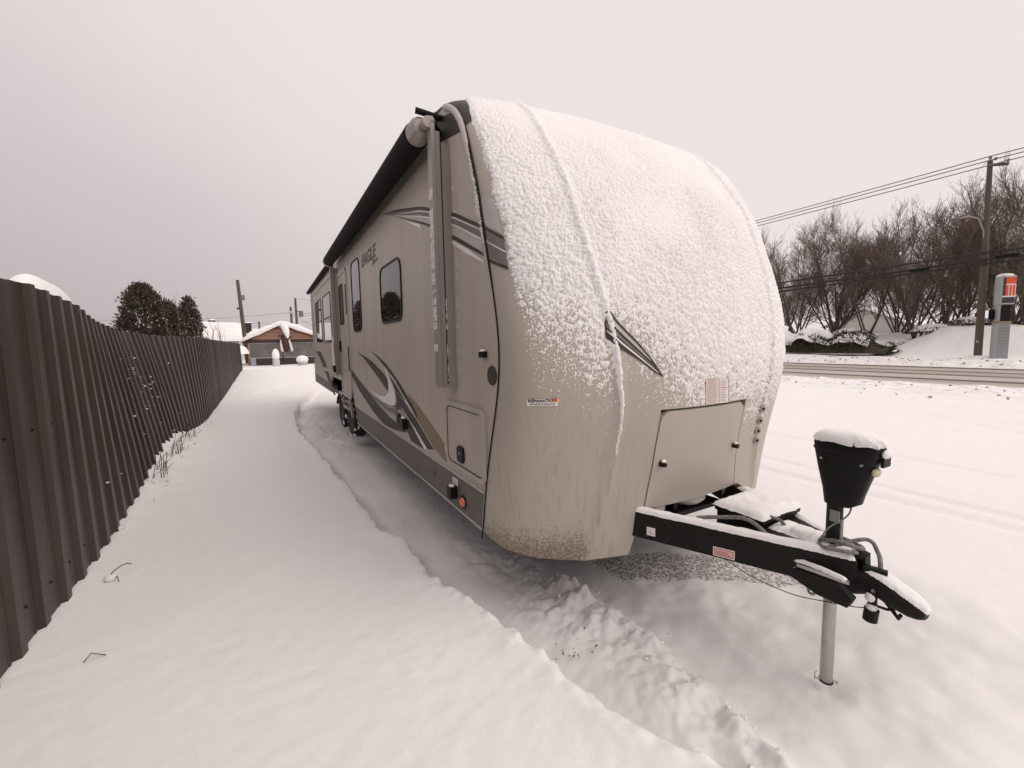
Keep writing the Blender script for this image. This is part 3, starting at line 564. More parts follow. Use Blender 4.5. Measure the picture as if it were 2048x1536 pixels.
# ---- graphics on the side wall
def wpoly(name, m, px, crop, lift, parent=TR):
    ox, oy, sc = crop; bm = bmesh.new(); off = wloc(parent)
    vs = [bm.verts.new(Vector(onX(ox+a/sc, oy+b/sc, XL))-off-Vector((lift, 0, 0))) for a, b in px]
    es = [bm.edges.new((vs[i], vs[(i+1) % len(vs)])) for i in range(len(vs))]
    bmesh.ops.triangle_fill(bm, edges=es, use_beauty=True, use_dissolve=False)
    for f in bm.faces:
        f.normal_update()
        if f.normal.x > 0: f.normal_flip()
    me = bpy.data.meshes.new(name); bm.to_mesh(me); bm.free(); me.materials.append(m); return link(name, me, parent)
C4 = (700, 680, 6.98)
gr = [(M_dgrey, [(90, 165), (180, 210), (300, 290), (400, 390), (480, 480), (530, 560), (535, 640), (530, 725), (490, 660), (400, 530), (300, 395), (200, 260)]),
 (M_dgrey, [(285, 155), (400, 230), (500, 330), (600, 460), (700, 610), (790, 760), (880, 900), (935, 1040), (940, 1100), (1190, 1525), (1090, 1525), (960, 1300), (820, 1090), (700, 960), (660, 985), (640, 930), (655, 850), (635, 700), (560, 520), (480, 370), (400, 262)]),
 (M_dgrey, [(0, 370), (60, 460), (170, 610), (260, 720), (400, 900), (560, 1080), (700, 1190), (800, 1275), (760, 1290), (620, 1250), (480, 1180), (330, 1000), (170, 760), (20, 490)]),
 (M_mgrey, [(270, 735), (420, 850), (520, 900), (640, 925), (662, 985), (700, 1080), (655, 1055), (560, 1000), (480, 945), (380, 850)]),
 (M_dgrey, [(745, 1130), (830, 1110), (1040, 1525), (860, 1410)]),
 (M_olive, [(800, 740), (960, 930), (1100, 1130), (1310, 1440), (1312, 1536), (1420, 1740), (1300, 1660), (1200, 1525), (1080, 1340), (945, 1100), (940, 1040), (885, 890)])]
for i, (m_, p_) in enumerate(gr): wpoly('swoosh_graphic', m_, p_, C4, .0015+.0004*i)
g2 = [(M_white, [(475, 375), (520, 440), (570, 560), (620, 680), (645, 800), (640, 890), (600, 920), (540, 905), (450, 850), (360, 770), (270, 680), (340, 730), (420, 775), (490, 785), (530, 750), (545, 680), (535, 560), (510, 470)]),
 (M_white, [(712, 930), (740, 960), (900, 1210), (1085, 1525), (1045, 1525), (830, 1110)]),
 (M_white, [(760, 780), (800, 850), (900, 1020), (925, 1085), (840, 975), (780, 860)]),
 (M_lgrey, [(645, 700), (800, 880), (945, 1100), (1195, 1525), (1180, 1525), (935, 1110), (790, 890)]),
 (M_lgrey, [(340, 820), (480, 960), (600, 1060), (740, 1160), (780, 1230), (690, 1160), (560, 1060), (430, 930)]),
 (M_lgrey, [(395, 262), (520, 400), (640, 560), (760, 780), (770, 830), (640, 610), (520, 440)]),
 (M_lgrey, [(450, 868), (540, 922), (650, 942), (655, 955), (540, 938)]),
 (M_lgrey, [(10, 500), (170, 750), (330, 990), (480, 1175), (620, 1250), (600, 1265), (460, 1190), (310, 1000), (150, 760)])]
for i, (m_, p_) in enumerate(g2): wpoly('swoosh_graphic', m_, p_, C4, .0045+.0004*i)
C2 = (600, 150, 3.071)
g3 = [(M_mgrey, [(530, 858), (640, 835), (740, 822), (840, 835), (960, 865), (1108, 935), (1124, 1080), (1000, 1015), (845, 930), (740, 895), (640, 872)]),
 (M_lgrey, [(560, 860), (740, 868), (845, 885), (980, 935), (1117, 1008), (1124, 1085), (1000, 1015), (845, 930), (740, 898), (640, 876)]),
 (M_dgrey, [(500, 860), (600, 825), (740, 808), (840, 820), (960, 850), (1105, 915), (1110, 938), (960, 872), (840, 840), (740, 826), (620, 838)]),
 (M_dgrey, [(560, 862), (740, 900), (845, 930), (1000, 1015), (1125, 1090), (1128, 1112), (1000, 1042), (845, 953), (740, 912)]),
 (M_white, [(650, 895), (740, 918), (745, 942), (700, 922)]), (M_white, [(920, 1005), (1030, 1065), (1130, 1140), (1132, 1152), (1030, 1100), (930, 1032)]),
 (M_white, [(560, 861), (740, 832), (840, 846), (960, 878), (1110, 945), (1110, 953), (960, 886), (840, 853), (740, 839)]),
 (M_white, [(580, 864), (740, 864), (845, 880), (980, 930), (1117, 1002), (1117, 1012), (980, 939), (845, 888), (740, 871)])]
for i, (m_, p_) in enumerate(g3): wpoly('stripe_graphic', m_, p_, C2, .0015+.0005*i)
wpoly('corner_graphic', M_dgrey, [(355, 95), (270, 140), (268, 110), (270, 60), (290, 42), (300, 36), (325, 40), (340, 60)], (600+240, 150+55, 1/.36*1.0), .0015) if False else None
wpoly('corner_graphic', M_dgrey, [(930, 259), (868, 292), (866, 250), (880, 236), (893, 229), (904, 225), (914, 229), (924, 243)], (0, 0, 1), .0015)
wpoly('swoosh_graphic', M_dgrey, [(631, 702), (641, 703), (650, 722), (662, 760), (672, 790), (668, 790), (657, 762), (645, 728), (638, 712)], (0, 0, 1), .0015)

# ---- graphics and stickers on the moulded cap
def cap_strip(name, m, up, lo, lift, parent=fc, n=24, k=3, scale=(0, 0, 1)):
    def rs(p):
        p = np.array(p, float)/scale[2]+np.array(scale[:2]); d = np.concatenate([[0], np.cumsum(np.linalg.norm(np.diff(p, axis=0), axis=1))]); t = np.linspace(0, d[-1], n); return np.stack([np.interp(t, d, p[:, 0]), np.interp(t, d, p[:, 1])], 1)
    A, B = rs(up), rs(lo); XS = np.array([[on_cap(*(a+(b-a)*j/k)) for j in range(k+1)] for a, b in zip(A, B)])
    XS[1:-1] = .5*XS[1:-1]+.25*(XS[:-2]+XS[2:])
    P = cap(XS[..., 0], XS[..., 1])+cap_normal(XS[..., 0], XS[..., 1])*lift
    return build(name, MB().grid(P), m, parent, smooth=True)
CP = (860, 150, 3.072)
cap_strip('stripe_graphic', M_lgrey, [(316, 750), (400, 756)], [(330, 915), (452, 985)], .0035, scale=CP, k=6)
cap_strip('stripe_graphic', M_mgrey, [(330, 940), (455, 1012)], [(345, 1105), (480, 1175)], .0045, scale=CP, k=6)
cap_strip('stripe_graphic', M_dgrey, [(328, 925), (455, 995)], [(330, 942), (458, 1014)], .0060, scale=CP, k=1)
cap_strip('stripe_graphic', M_dgrey, [(348, 1122), (480, 1178)], [(352, 1145), (484, 1198)], .0060, scale=CP, k=1)
cap_strip('stripe_graphic', M_white, [(336, 1010), (468, 1085)], [(336, 1018), (469, 1094)], .0065, scale=CP, k=1)
ss = np.linspace(S_of_z(1.27), SMAX, 24); tq = np.linspace(0, 1, 20)**2; Sq = np.repeat(ss[:, None], 20, 1); Xq = XL+1e-4+np.interp(np.interp(ss, _s, PF[:, 1]), [1.27, 1.4, 1.5, 1.58], [.03, .06, .14, .24])[:, None]*tq; build('top_corner_graphic', MB().grid(cap(Xq, Sq)+cap_normal(Xq, Sq)*.003), M_dgrey, fc, smooth=True)
CS = (960, 550, 2.648)
cap_strip('swoosh_graphic', M_dgrey, [(655, 145), (730, 250), (830, 350), (920, 460), (970, 540)], [(665, 330), (740, 390), (840, 450), (930, 520), (970, 541)], .005, scale=CS, n=30, k=4)
cap_strip('swoosh_graphic', M_lgrey, [(665, 200), (740, 280), (830, 370), (900, 450)], [(668, 235), (740, 305), (820, 380), (900, 455)], .0075, scale=CS, n=24, k=1)
cap_strip('swoosh_graphic', M_white, [(670, 290), (740, 350), (840, 430), (940, 515)], [(672, 300), (740, 362), (840, 440), (940, 519)], .0075, scale=CS, n=24, k=1)
cap_strip('swoosh_graphic', M_mgrey, [(668, 250), (760, 340), (860, 430), (920, 490)], [(668, 275), (760, 358), (860, 440), (920, 494)], .0075, scale=CS, n=24, k=1)
M_paper = mat('white_sticker', (.78, .74, .71), .5); M_pink = mat('pink_sticker', (.72, .60, .56), .5, var=.1, vscale=30); M_red = mat('red_print', (.55, .06, .03), .5); M_orange = mat('orange_print', (.85, .22, .03), .5); M_ink = mat('black_print', (.02, .02, .025), .5); M_gink = mat('grey_print', (.45, .36, .34), .5)
st = cap_strip('repair_sticker', M_paper, [(1054, 799), (1117, 796)], [(1054, 812), (1116, 811)], .003, n=8, k=3)
def cap_text(body, u0, v0, u1, v1, height, m, parent, lift, shear=0., bold=0., font_sc=None):
    """flat lettering laid on the cap between two measured points (baseline)"""
    X0, s0 = on_cap(u0, v0); X1, s1 = on_cap(u1, v1); ob = flat_text(body, (0, 0, 0), (1, 0, 0), (0, -1, 0), 1, m, parent, shear, bold); me = ob.data
    co = np.array([q.co[:] for q in me.vertices])+np.array(wloc(parent)); xs_, ss_ = X0+(X1-X0)*co[:, 0], s0+(s1-s0)*co[:, 0]+height*co[:, 2]
    me.vertices.foreach_set('co', (cap(xs_, ss_)+cap_normal(xs_, ss_)*lift-np.array(wloc(parent))).ravel()); me.update(); return ob
def flat_text(body, p0, p1, n, height, m, parent, shear=0., bold=0.):
    cu = bpy.data.curves.new('lettering', 'FONT'); cu.body = body; cu.size = 1; cu.shear = shear; cu.offset = bold; cu.resolution_u = 3
    ob = bpy.data.objects.new('lettering', cu); COL.objects.link(ob); dg = bpy.context.evaluated_depsgraph_get(); dg.update(); me = bpy.data.meshes.new_from_object(ob.evaluated_get(dg))
    bpy.data.objects.remove(ob); co = np.array([v.co[:] for v in me.vertices])
    if len(co) == 0: return None
    mn, mxx = co.min(0), co.max(0); ax = (np.array(p1)-np.array(p0)); n = np.array(n, float); upv = np.cross(n, ax); upv /= np.linalg.norm(upv)
    if upv[2] < 0: upv = -upv
    t = (co[:, 0:1]-mn[0])/(mxx[0]-mn[0]); h = (co[:, 1:2]-mn[1])/(mxx[1]-mn[1])*height
    W = np.array(p0)+t*ax+h*upv-np.array(wloc(parent)); me.vertices.foreach_set('co', W.ravel()); me.materials.clear(); me.materials.append(m); me.update()
    return link('lettering', me, parent)
cap_text('RÉPARATIO', 1056.5, 804.5, 1105, 803, .017, M_ink, st, .0055, bold=.03)
cap_text('N', 1106.5, 802.8, 1114, 802.4, .015, M_red, st, .0065, bold=.03)
cap_strip('orange_patch', M_orange, [(1104, 796.8), (1114.5, 796.4)], [(1104.5, 804), (1114.5, 803.4)], .0042, st, n=4, k=2)
def scribble(u0, u1, v, parent):
    mb = MB(); pts = []
    for i in range(46):
        t = i/45; X, s = on_cap(u0+(u1-u0)*t, v+1.9*math.sin(i*1.9)*(1 if (i//9) % 2 else .6)-t*1.2); p = cap(X, s); n = cap_normal(np.array([X]), np.array([s]))[0]; pts.append(p+n*.005)
    build('handwriting', mb.tube(pts, .0011, 4), M_ink, parent)
scribble(1059, 1110, 808.5, st)
wl = cap_strip('warning_label', M_pink, [(1411, 752), (1437, 753)], [(1411, 809), (1437, 806)], .003, n=6, k=6)
wr_ = cap_strip('warning_label', M_paper, [(1438, 757), (1455, 757)], [(1438, 806), (1455, 804)], .003, n=6, k=6)
for i in range(15):
    v = 757+i*3.3; cap_strip('print_line', M_gink, [(1413.5, v), (1434-(i*7 % 5), v)], [(1413.5, v+1.2), (1434-(i*7 % 5), v+1.2)], .0045, wl, n=3, k=1)
for i in range(13):
    v = 761+i*3.3; cap_strip('print_line', M_red if i in (4,) else M_gink, [(1440, v), (1453-(i*5 % 4), v)], [(1440, v+1.3), (1453-(i*5 % 4), v+1.3)], .0045, wr_, n=3, k=1)

# ---- lettering on the wall
M_egl = mat('grey_lettering', (.115, .10, .095), .5, spec=.15)
pA, pB = onX(723.5, 537, XL), onX(752.5, 516, XL); pB[2] = pA[2]
p0 = np.array((XL-.003, 5.86, pA[2])); flat_text('EAGLE', p0, p0+np.array((0, -.86, 0)), (-1, 0, 0), .155, M_egl, TR, shear=.2, bold=.035)
p0 = np.array((XL-.003, 5.24, .90+CZ)); flat_text('Jayco', p0, p0+np.array((0, -.31, 0)), (-1, 0, 0), .075, M_egl, TR, shear=.35, bold=.02)

# ---- windows
def window(y0, y1, z0, z1, r, bars=(), name='window'):
    o_ = rrect(y0, y1, z0+CZ, z1+CZ, r); i_ = rrect(y0+.018, y1-.018, z0+.018+CZ, z1-.018+CZ, r-.014)
    w = build(name, MB().ring(o_, i_, XL-.012, XL+.002), M_bplas, TR)
    mb = MB(); mb.prism(i_, XL-.005, XL+.001); build('glass_pane', mb, M_glass, w)
    for zb in bars: build('window_bar', MB().box(XL-.009, XL-.004, y0+.018, y1-.018, zb-.012+CZ, zb+.012+CZ), M_bplas, w)
window(4.02, 4.86, .22, .81, .12); window(6.02, 6.66, .185, 1.16, .14)
window(9.15, 10.45, .075, 1.05, .05, (.57,)); window(10.85, 12.1, .09, 1.07, .05, (.57,))
# ---- entry door
door = build('entry_door', MB().prism(rrect(7.16, 8.0, -.80+CZ, 1.13+CZ, .12), XL-.012, XL+.001), M_wall, TR)
build('door_frame', MB().ring(rrect(7.08, 8.08, -.86+CZ, 1.2+CZ, .17), rrect(7.155, 8.005, -.805+CZ, 1.135+CZ, .125), XL-.02, XL+.001), M_lgrey, door)
build('door_window', MB().ring(rrect(7.45, 7.86, .34+CZ, .99+CZ, .05), rrect(7.49, 7.82, .38+CZ, .95+CZ, .03), XL-.022, XL-.012), M_bplas, door)
build('glass_pane', MB().prism(rrect(7.485, 7.825, .375+CZ, .955+CZ, .03), XL-.016, XL-.012), M_glass, door)
for a, b in ((.93, .48), (-.02, -.40)): build('hinge', MB().box(XL-.03, XL-.012, 7.10, 7.14, b+CZ, a+CZ), M_bplas, door)
build('door_handle', MB().box(XL-.04, XL-.012, 7.92, 7.98, -.1+CZ, .08+CZ), M_bplas, door, bevel=.006)
gh = build('grab_handle', MB().tube([(XL-.02, 8.12, .16+CZ), (XL-.11, 8.1, .14+CZ), (XL-.14, 8.0, 0+CZ), (XL-.15, 7.86, -.42+CZ)], .018, 8), M_white, TR, smooth=True)
build('handle_bracket', MB().box(XL-.05, XL, 8.08, 8.18, .07+CZ, .22+CZ), M_bplas, gh); build('handle_grip', MB().tube([(XL-.15, 7.88, -.34+CZ), (XL-.15, 7.84, -.44+CZ)], .024, 8), M_bplas, gh)
st_ = build('folding_step', MB().box(XL-.06, XL+.2, 7.1, 7.75, -1.02+CZ, -.98+CZ).box(XL-.04, XL+.2, 7.15, 7.7, -.93+CZ, -.90+CZ), M_alu, TR)
build('step_arm', MB().obox((XL-.05, 7.1, -.84+CZ), (XL-.03, 6.98, -1.10+CZ), .03, .05), M_alu, st_); build('step_arm', MB().obox((XL-.05, 7.75, -.86+CZ), (XL-.03, 7.7, -1.05+CZ), .03, .05), M_alu, st_)
# slide out frame at the rear
mb = MB().ring(rrect(8.75, 13.0, -.55+CZ, 1.36+CZ, .04), rrect(8.82, 12.93, -.48+CZ, 1.29+CZ, .03), XL-.02, XL+.001); build('slide_out_frame', mb, M_lgrey, TR)
build('slide_topper', MB().tube([(XL-.05, 8.8, 1.47+CZ), (XL-.05, 13.45, 1.47+CZ)], .045, 10), M_awn, TR, smooth=True)
build('rear_corner_trim', MB().box(XL-.006, XL+.03, 13.27, 13.32, -.98+CZ, zt+CZ), M_lgrey, TR)
# ---- baggage door
b_o = rrect(2.30, 2.965, -.865+CZ, -.40+CZ, .07)
bd = build('baggage_door', MB().prism(rrect(2.325, 2.94, -.84+CZ, -.425+CZ, .06), XL-.010, XL+.001), M_wall, TR)
build('door_frame', MB().ring(b_o, rrect(2.332, 2.933, -.833+CZ, -.432+CZ, .055), XL-.018, XL+.001), M_wall, bd, bevel=.003)
build('gasket', MB().ring(rrect(2.334, 2.931, -.831+CZ, -.434+CZ, .054), rrect(2.339, 2.926, -.826+CZ, -.439+CZ, .05), XL-.0125, XL-.008), M_bplas, bd)
lk = build('paddle_latch', MB().prism(rrect(2.625, 2.735, -.80+CZ, -.69+CZ, .03), XL-.026, XL-.010), M_bplas, bd, bevel=.004)
build('keyhole', MB().tube([(XL-.026, 2.68, -.735+CZ), (XL-.029, 2.68, -.735+CZ)], .01, 10), M_alu, lk)
# ---- small side fittings
def fit(name, mbx, m, **k): return build(name, mbx, m, TR, **k)
f1 = fit('door_holdback', MB().box(XL-.035, XL, 2.265, 2.315, -.085+CZ, -.05+CZ), M_bplas, bevel=.004); build('snow_tuft', MB().ball((XL-.02, 2.29, -.046+CZ), (.016, .022, .009)), M_snow, f1, smooth=True)
mb = MB(); mb.tube([(XL-.008, 2.205, -.185+CZ), (XL, 2.205, -.185+CZ)], .055, 18); fit('side_light', mb, M_dgrey)
sk1 = fit('cable_inlet', MB().box(XL-.05, XL+.004, 2.81, 2.885, -1.095+CZ, -1.01+CZ), M_bplas, bevel=.006); build('snow_tuft', MB().ball((XL-.025, 2.85, -1.008+CZ), (.02, .03, .012)), M_snow, sk1, smooth=True)
lb = fit('skirt_label', MB().box(XL-.0005, XL+.004, 2.80, 2.89, -1.0+CZ, -.955+CZ), M_paper)
for i in range(4): build('print_line', MB().box(XL-.0015, XL-.0005, 2.805+.01*(i % 2), 2.885, -.992+i*.010+CZ, -.988+i*.010+CZ), M_gink, lb)
al = fit('side_marker_lamp', MB().ball((XL-.002, 2.70, -1.085+CZ), (.022, .042, .032), 14, 8), M_amber, smooth=True); build('lamp_rim', MB().tube([(XL-.004, 2.70, -1.085+CZ), (XL+.004, 2.70, -1.085+CZ)], .046, 18), M_bplas, al)
h2 = fit('city_water_inlet', MB().box(XL-.05, XL, 4.02, 4.14, -.80+CZ, -.70+CZ), M_bplas, bevel=.006); build('snow_tuft', MB().ball((XL-.025, 4.08, -.695+CZ), (.02, .04, .012)), M_snow, h2, smooth=True)
fit('vent_cover', MB().box(XL-.03, XL, 4.25, 4.33, -.78+CZ, -.68+CZ), M_dgrey, bevel=.006)
sl2 = fit('skirt_decal', MB().box(XL-.0005, XL+.004, 3.28, 3.50, -1.05+CZ, -1.046+CZ).box(XL-.0005, XL+.004, 3.28, 3.284, -1.05+CZ, -.99+CZ), M_mgrey)
# roof vents poking through the snow
for xx, yy in ((1.34, 2.86), (1.55, 2.76)): 
    fit('clearance_lamp', MB().ball((xx, yy, 1.595+CZ), (.06, .05, .022), 10, 6), M_bplas, smooth=True)
fit('tv_antenna', MB().box(1.19, 1.26, 2.98, 3.1, 1.56+CZ, 1.60+CZ), M_alu, bevel=.008)

# ---- awning
aw = build('awning_roll', MB().tube([(.96, 2.99, 1.40+CZ), (.96, 7.9, 1.40+CZ)], .085, 20), M_awn, TR, smooth=True)
build('roll_cap', MB().tube([(.96, 2.86, 1.40+CZ), (.96, 2.89, 1.40+CZ), (.96, 2.985, 1.40+CZ)], [.05, .076, .078], 20), M_alu, aw, smooth=True)
build('roll_cap', MB().tube([(.96, 7.9, 1.40+CZ), (.96, 8.02, 1.40+CZ)], .08, 20), M_alu, aw, smooth=True)
build('awning_fabric', MB().grid([[(.99, y, 1.475+CZ) for y in np.linspace(3.12, 7.9, 12)], [(1.05, y, 1.50+CZ) for y in np.linspace(3.12, 7.9, 12)], [(1.098, y, 1.515+CZ) for y in np.linspace(3.12, 7.9, 12)]]), M_awn, aw, smooth=True)
for ya, far in ((2.81, 0), (8.05, 1)):
    za, zb = (-.295, 1.40) if not far else (-.5, 1.42)
    mb = MB(); mb.box(.985, 1.012, ya-.035, ya+.035, za+CZ, zb+CZ); mb.box(1.012, 1.04, ya-.045, ya-.028, za+CZ, zb-.05+CZ); mb.box(1.012, 1.04, ya+.028, ya+.045, za+CZ, zb-.05+CZ)
    arm = build('awning_arm', mb, M_alu, TR)
    build('arm_rail', MB().box(1.045, 1.099, ya-.066, ya-.047, za-.01+CZ, zb-.12+CZ), M_alu, arm)
    build('arm_slot', MB().box(1.02, 1.098, ya-.04, ya+.03, za+.02+CZ, zb-.12+CZ), M_bplas, arm)
    build('arm_head', MB().tube([(.975, ya-.03, 1.405+CZ), (.975, ya+.03, 1.405+CZ)], .036, 14).ball((1.0, ya, 1.415+CZ), (.03, .036, .04)), M_alu, arm, smooth=True)
    build('bolt', MB().tube([(.985, ya, za+.07+CZ), (.977, ya, za+.07+CZ)], .011, 8), M_galv, arm)
    build('bolt', MB().tube([(.985, ya, za+.55+CZ), (.977, ya, za+.55+CZ)], .009, 8), M_galv, arm)

# ---- wheels
def tyre_profile(): return [(-.10, .20), (-.115, .26), (-.105, .315), (-.085, .338), (.085, .338), (.105, .315), (.115, .26), (.10, .20)]
def lathe_x(c, prof, n=32):
    mb = MB(); P = []
    for i in range(n+1):
        a = 2*math.pi*i/n; P.append([(c[0]+x, c[1]+r*math.cos(a), c[2]+r*math.sin(a)) for x, r in prof])
    return mb.grid(P)
for Xw, sg in ((1.235, -1), (3.405, 1)):
    for Yw in (7.62, 8.66):
        c = (Xw, Yw, -1.19+CZ)
        w = build('wheel', lathe_x(c, [(sg*.06, .02), (sg*.06, .09), (sg*.03, .12), (sg*.05, .19), (sg*.095, .205), (sg*.07, .215), (0, .19)]), M_skirt, TR, smooth=True)
        build('tyre', lathe_x(c, tyre_profile()), M_rubber, w, smooth=True)
        mb = MB()
        for i in range(40):
            a = 2*math.pi*i/40
            for q, xx in ((0, -.05), (.08, .05)):
                yy, z2 = c[1]+.342*math.cos(a+q), c[2]+.342*math.sin(a+q); mb.obox((c[0]+xx-.03, yy, z2), (c[0]+xx+.03, yy+.02, z2), .02, .012, up=(0, math.cos(a+q), math.sin(a+q)))
        build('tread', mb, M_rubber, w)
        sn = MB()
        for i in range(26):
            a = random.uniform(0, 6.28); r = random.uniform(.3, .345); sn.ball((c[0]+sg*random.uniform(.03, .11), c[1]+r*math.cos(a), c[2]+r*math.sin(a)), (.02, random.uniform(.015, .05), random.uniform(.015, .05)), 7, 4)
        s_ = build('packed_snow', sn, M_snow, w, smooth=True); s_['kind'] = 'stuff'
build('axle', MB().tube([(1.3, 7.62, -1.19+CZ), (3.35, 7.62, -1.19+CZ)], .04, 10), M_bplas, TR); build('axle', MB().tube([(1.3, 8.66, -1.19+CZ), (3.35, 8.66, -1.19+CZ)], .04, 10), M_bplas, TR)
build('wheel_well', MB().box(1.16, 1.5, 7.0, 9.7, -.66+CZ, -.60+CZ).box(1.48, 1.5, 7.0, 9.7, -1.0+CZ, -.6+CZ), M_bplas, TR)
sj = build('stabiliser_jack', MB().obox((1.3, 9.9, -1.0+CZ), (1.22, 9.75, -1.12+CZ), .06, .05).obox((1.22, 9.75, -1.12+CZ), (1.22, 9.9, -1.22+CZ), .05, .04), M_black, TR)

# ---- tow bar
ZB0, ZB1 = -1.165, -1.01
def beam(xa, ya, xb, yb):
    mb = MB(); mb.obox((xa, ya, (ZB0+ZB1)/2+CZ), (xb, yb, (ZB0+ZB1)/2+CZ), .06, ZB1-ZB0); return mb
bl = build('tow_beam', beam(1.62, 2.38, 2.285, .90), M_black, TR, bevel=.006); br = build('tow_beam', beam(2*XC-1.62, 2.38, 2*XC-2.285, .90), M_black, TR, bevel=.006)
build('cross_member', MB().box(1.7, 2.94, 2.1, 2.16, ZB0+.01+CZ, ZB1-.01+CZ), M_black, TR)
build('tow_plate', MB().add([(2.10, 1.32, ZB1+.003+CZ), (2.54, 1.32, ZB1+.003+CZ), (2.36, .88, ZB1+.003+CZ), (2.28, .88, ZB1+.003+CZ), (2.10, 1.32, ZB1+.013+CZ), (2.54, 1.32, ZB1+.013+CZ), (2.36, .88, ZB1+.013+CZ), (2.28, .88, ZB1+.013+CZ)], [(3, 2, 1, 0), (4, 5, 6, 7), (0, 1, 5, 4), (1, 2, 6, 5), (2, 3, 7, 6), (3, 0, 4, 7)]), M_black, TR)
# coupler: tapering shell ending in a rounded ball socket
secs = [(1.16, .075, -1.17, -1.06), (1.0, .075, -1.185, -1.06), (.90, .068, -1.185, -1.055), (.85, .055, -1.16, -1.06), (.81, .052, -1.165, -1.07), (.76, .056, -1.18, -1.09), (.71, .056, -1.187, -1.115), (.68, .046, -1.186, -1.13), (.662, .026, -1.18, -1.145)]
P = []
for y, w, a, b in secs:
    h = (b-a); P.append([(XC+w*math.copysign(abs(math.cos(t))**.6, math.cos(t)), y, (a+b)/2+h/2*math.copysign(abs(math.sin(t))**.6, math.sin(t))+CZ) for t in np.linspace(0, 2*math.pi, 17)])
mb = MB(); mb.grid(P); mb.add(P[0][:-1], [tuple(range(16))]); mb.add(P[-1][:-1], [tuple(range(16))]); cp = build('coupler', mb, M_black, TR, smooth=True)
build('coupler_latch', MB().obox((XC-.03, .88, -1.045+CZ), (XC+.0, .80, -1.05+CZ), .03, .025).obox((XC, .885, -1.0+CZ), (XC, .88, -1.07+CZ), .05, .02, up=(0, 1, 0)), M_bplas, cp)
build('side_bracket', MB().prism([(1.16, -1.12+CZ), (.93, -1.10+CZ), (.86, -1.15+CZ), (.88, -1.20+CZ), (1.0, -1.20+CZ), (1.16, -1.155+CZ)], XC-.16, XC-.12), M_black, cp, bevel=.004)
build('pull_pin', MB().obox((XC-.15, 1.14, -1.10+CZ), (XC-.15, .88, -1.085+CZ), .012, .016), M_galv, cp)
# socket plug and chain hooks hanging below
pg = build('socket_plug', MB().tube([(2.27, .83, -1.21+CZ), (2.27, .835, -1.265+CZ)], .028, 12).tube([(2.27, .83, -1.13+CZ), (2.27, .83, -1.21+CZ)], .018, 10), M_bplas, TR, smooth=True)
build('snow_tuft', MB().ball((2.265, .83, -1.20+CZ), (.022, .022, .02)).ball((2.26, .835, -1.155+CZ), (.02, .02, .022)), M_snow, pg, smooth=True)
build('chain_hook', MB().tube([(2.31, .80, -1.17+CZ), (2.32, .77, -1.21+CZ), (2.31, .75, -1.225+CZ), (2.30, .74, -1.20+CZ)], .008, 6).tube([(2.27, .83, -1.19+CZ), (2.31, .79, -1.205+CZ), (2.33, .77, -1.20+CZ)], .006, 6), M_black, TR, smooth=True)
# tongue jack
JX, JY = XC-.012, 1.01
jk = build('tongue_jack', MB().tube([(JX, JY, -1.19+CZ), (JX, JY, -.74+CZ)], .033, 16), M_black, TR, smooth=True)
build('jack_leg', MB().tube([(JX, JY, -1.70+CZ), (JX, JY, -1.17+CZ)], .0275, 18), M_galv, jk, smooth=True)
build('foot_collar', MB().tube([(JX, JY, -1.700+CZ), (JX, JY, -1.692+CZ)], .031, 16), M_rubber, jk)
build('foot_pin', MB().tube([(JX-.045, JY+.03, -1.685+CZ), (JX+.045, JY-.03, -1.70+CZ)], .005, 6).ball((JX+.042, JY-.028, -1.705+CZ), .008, 6, 4).tube([(JX-.043, JY+.03, -1.69+CZ), (JX-.045, JY+.03, -1.655+CZ), (JX-.035, JY+.025, -1.65+CZ)], .0025, 5), M_galv, jk)
# motor housing: wide top tapering to the tube, overhanging to the front
hs = [(-.79, .038, .94, 1.052), (-.765, .043, .905, 1.056), (-.72, .046, .895, 1.062), (-.62, .058, .866, 1.085), (-.54, .070, .842, 1.10), (-.50, .074, .832, 1.105), (-.475, .07, .84, 1.10), (-.455, .055, .87, 1.08), (-.448, .03, .92, 1.04)]
P = []
for z, w, ya, yb in hs:
    c, h = (ya+yb)/2, (yb-ya)/2; P.append([(JX+w*math.copysign(abs(math.cos(t))**.72, math.cos(t)), c+h*math.copysign(abs(math.sin(t))**.72, math.sin(t)), z+CZ) for t in np.linspace(0, 2*math.pi, 29)])
mb = MB(); mb.grid(P); mb.add(P[0][:-1], [tuple(range(28))]); mb.add(P[-1][:-1], [tuple(range(28))]); hd = build('motor_housing', mb, M_bplas, jk, smooth=True)
P2 = []
for z, gsc in ((-.488, 1.0), (-.478, 1.012), (-.462, .95), (-.447, .80), (-.437, .56), (-.432, .28), (-.431, .02)):
    row = []
    for t in np.linspace(0, 2*math.pi, 49):
        jit = 1+.03*math.sin(t*13+z*70)+.03*math.sin(t*29)
        row.append((JX+.074*gsc*jit*math.copysign(abs(math.cos(t))**.74, math.cos(t)), .968+.137*gsc*jit*math.copysign(abs(math.sin(t))**.74, math.sin(t)), z+CZ+.004*math.sin(t*7)*(gsc > .9)))
    P2.append(row)
build('snow_cover', MB().grid(P2), M_snow, hd, smooth=True)
build('housing_seam', MB().grid([[(JX+.0715*math.copysign(abs(math.cos(t))**.72, math.cos(t))*k_, .971+.1315*math.copysign(abs(math.sin(t))**.72, math.sin(t))*k_, z_+CZ) for t in np.linspace(0, 2*math.pi, 29)] for k_, z_ in ((.99, -.532), (1.03, -.530), (1.03, -.522), (.99, -.520))]), M_black, hd, smooth=True)
for yy_ in (.89, 1.05): build('housing_bolt', MB().tube([(JX-.052, yy_, -.57+CZ), (JX-.066, yy_, -.57+CZ)], .006, 8), M_galv, hd)
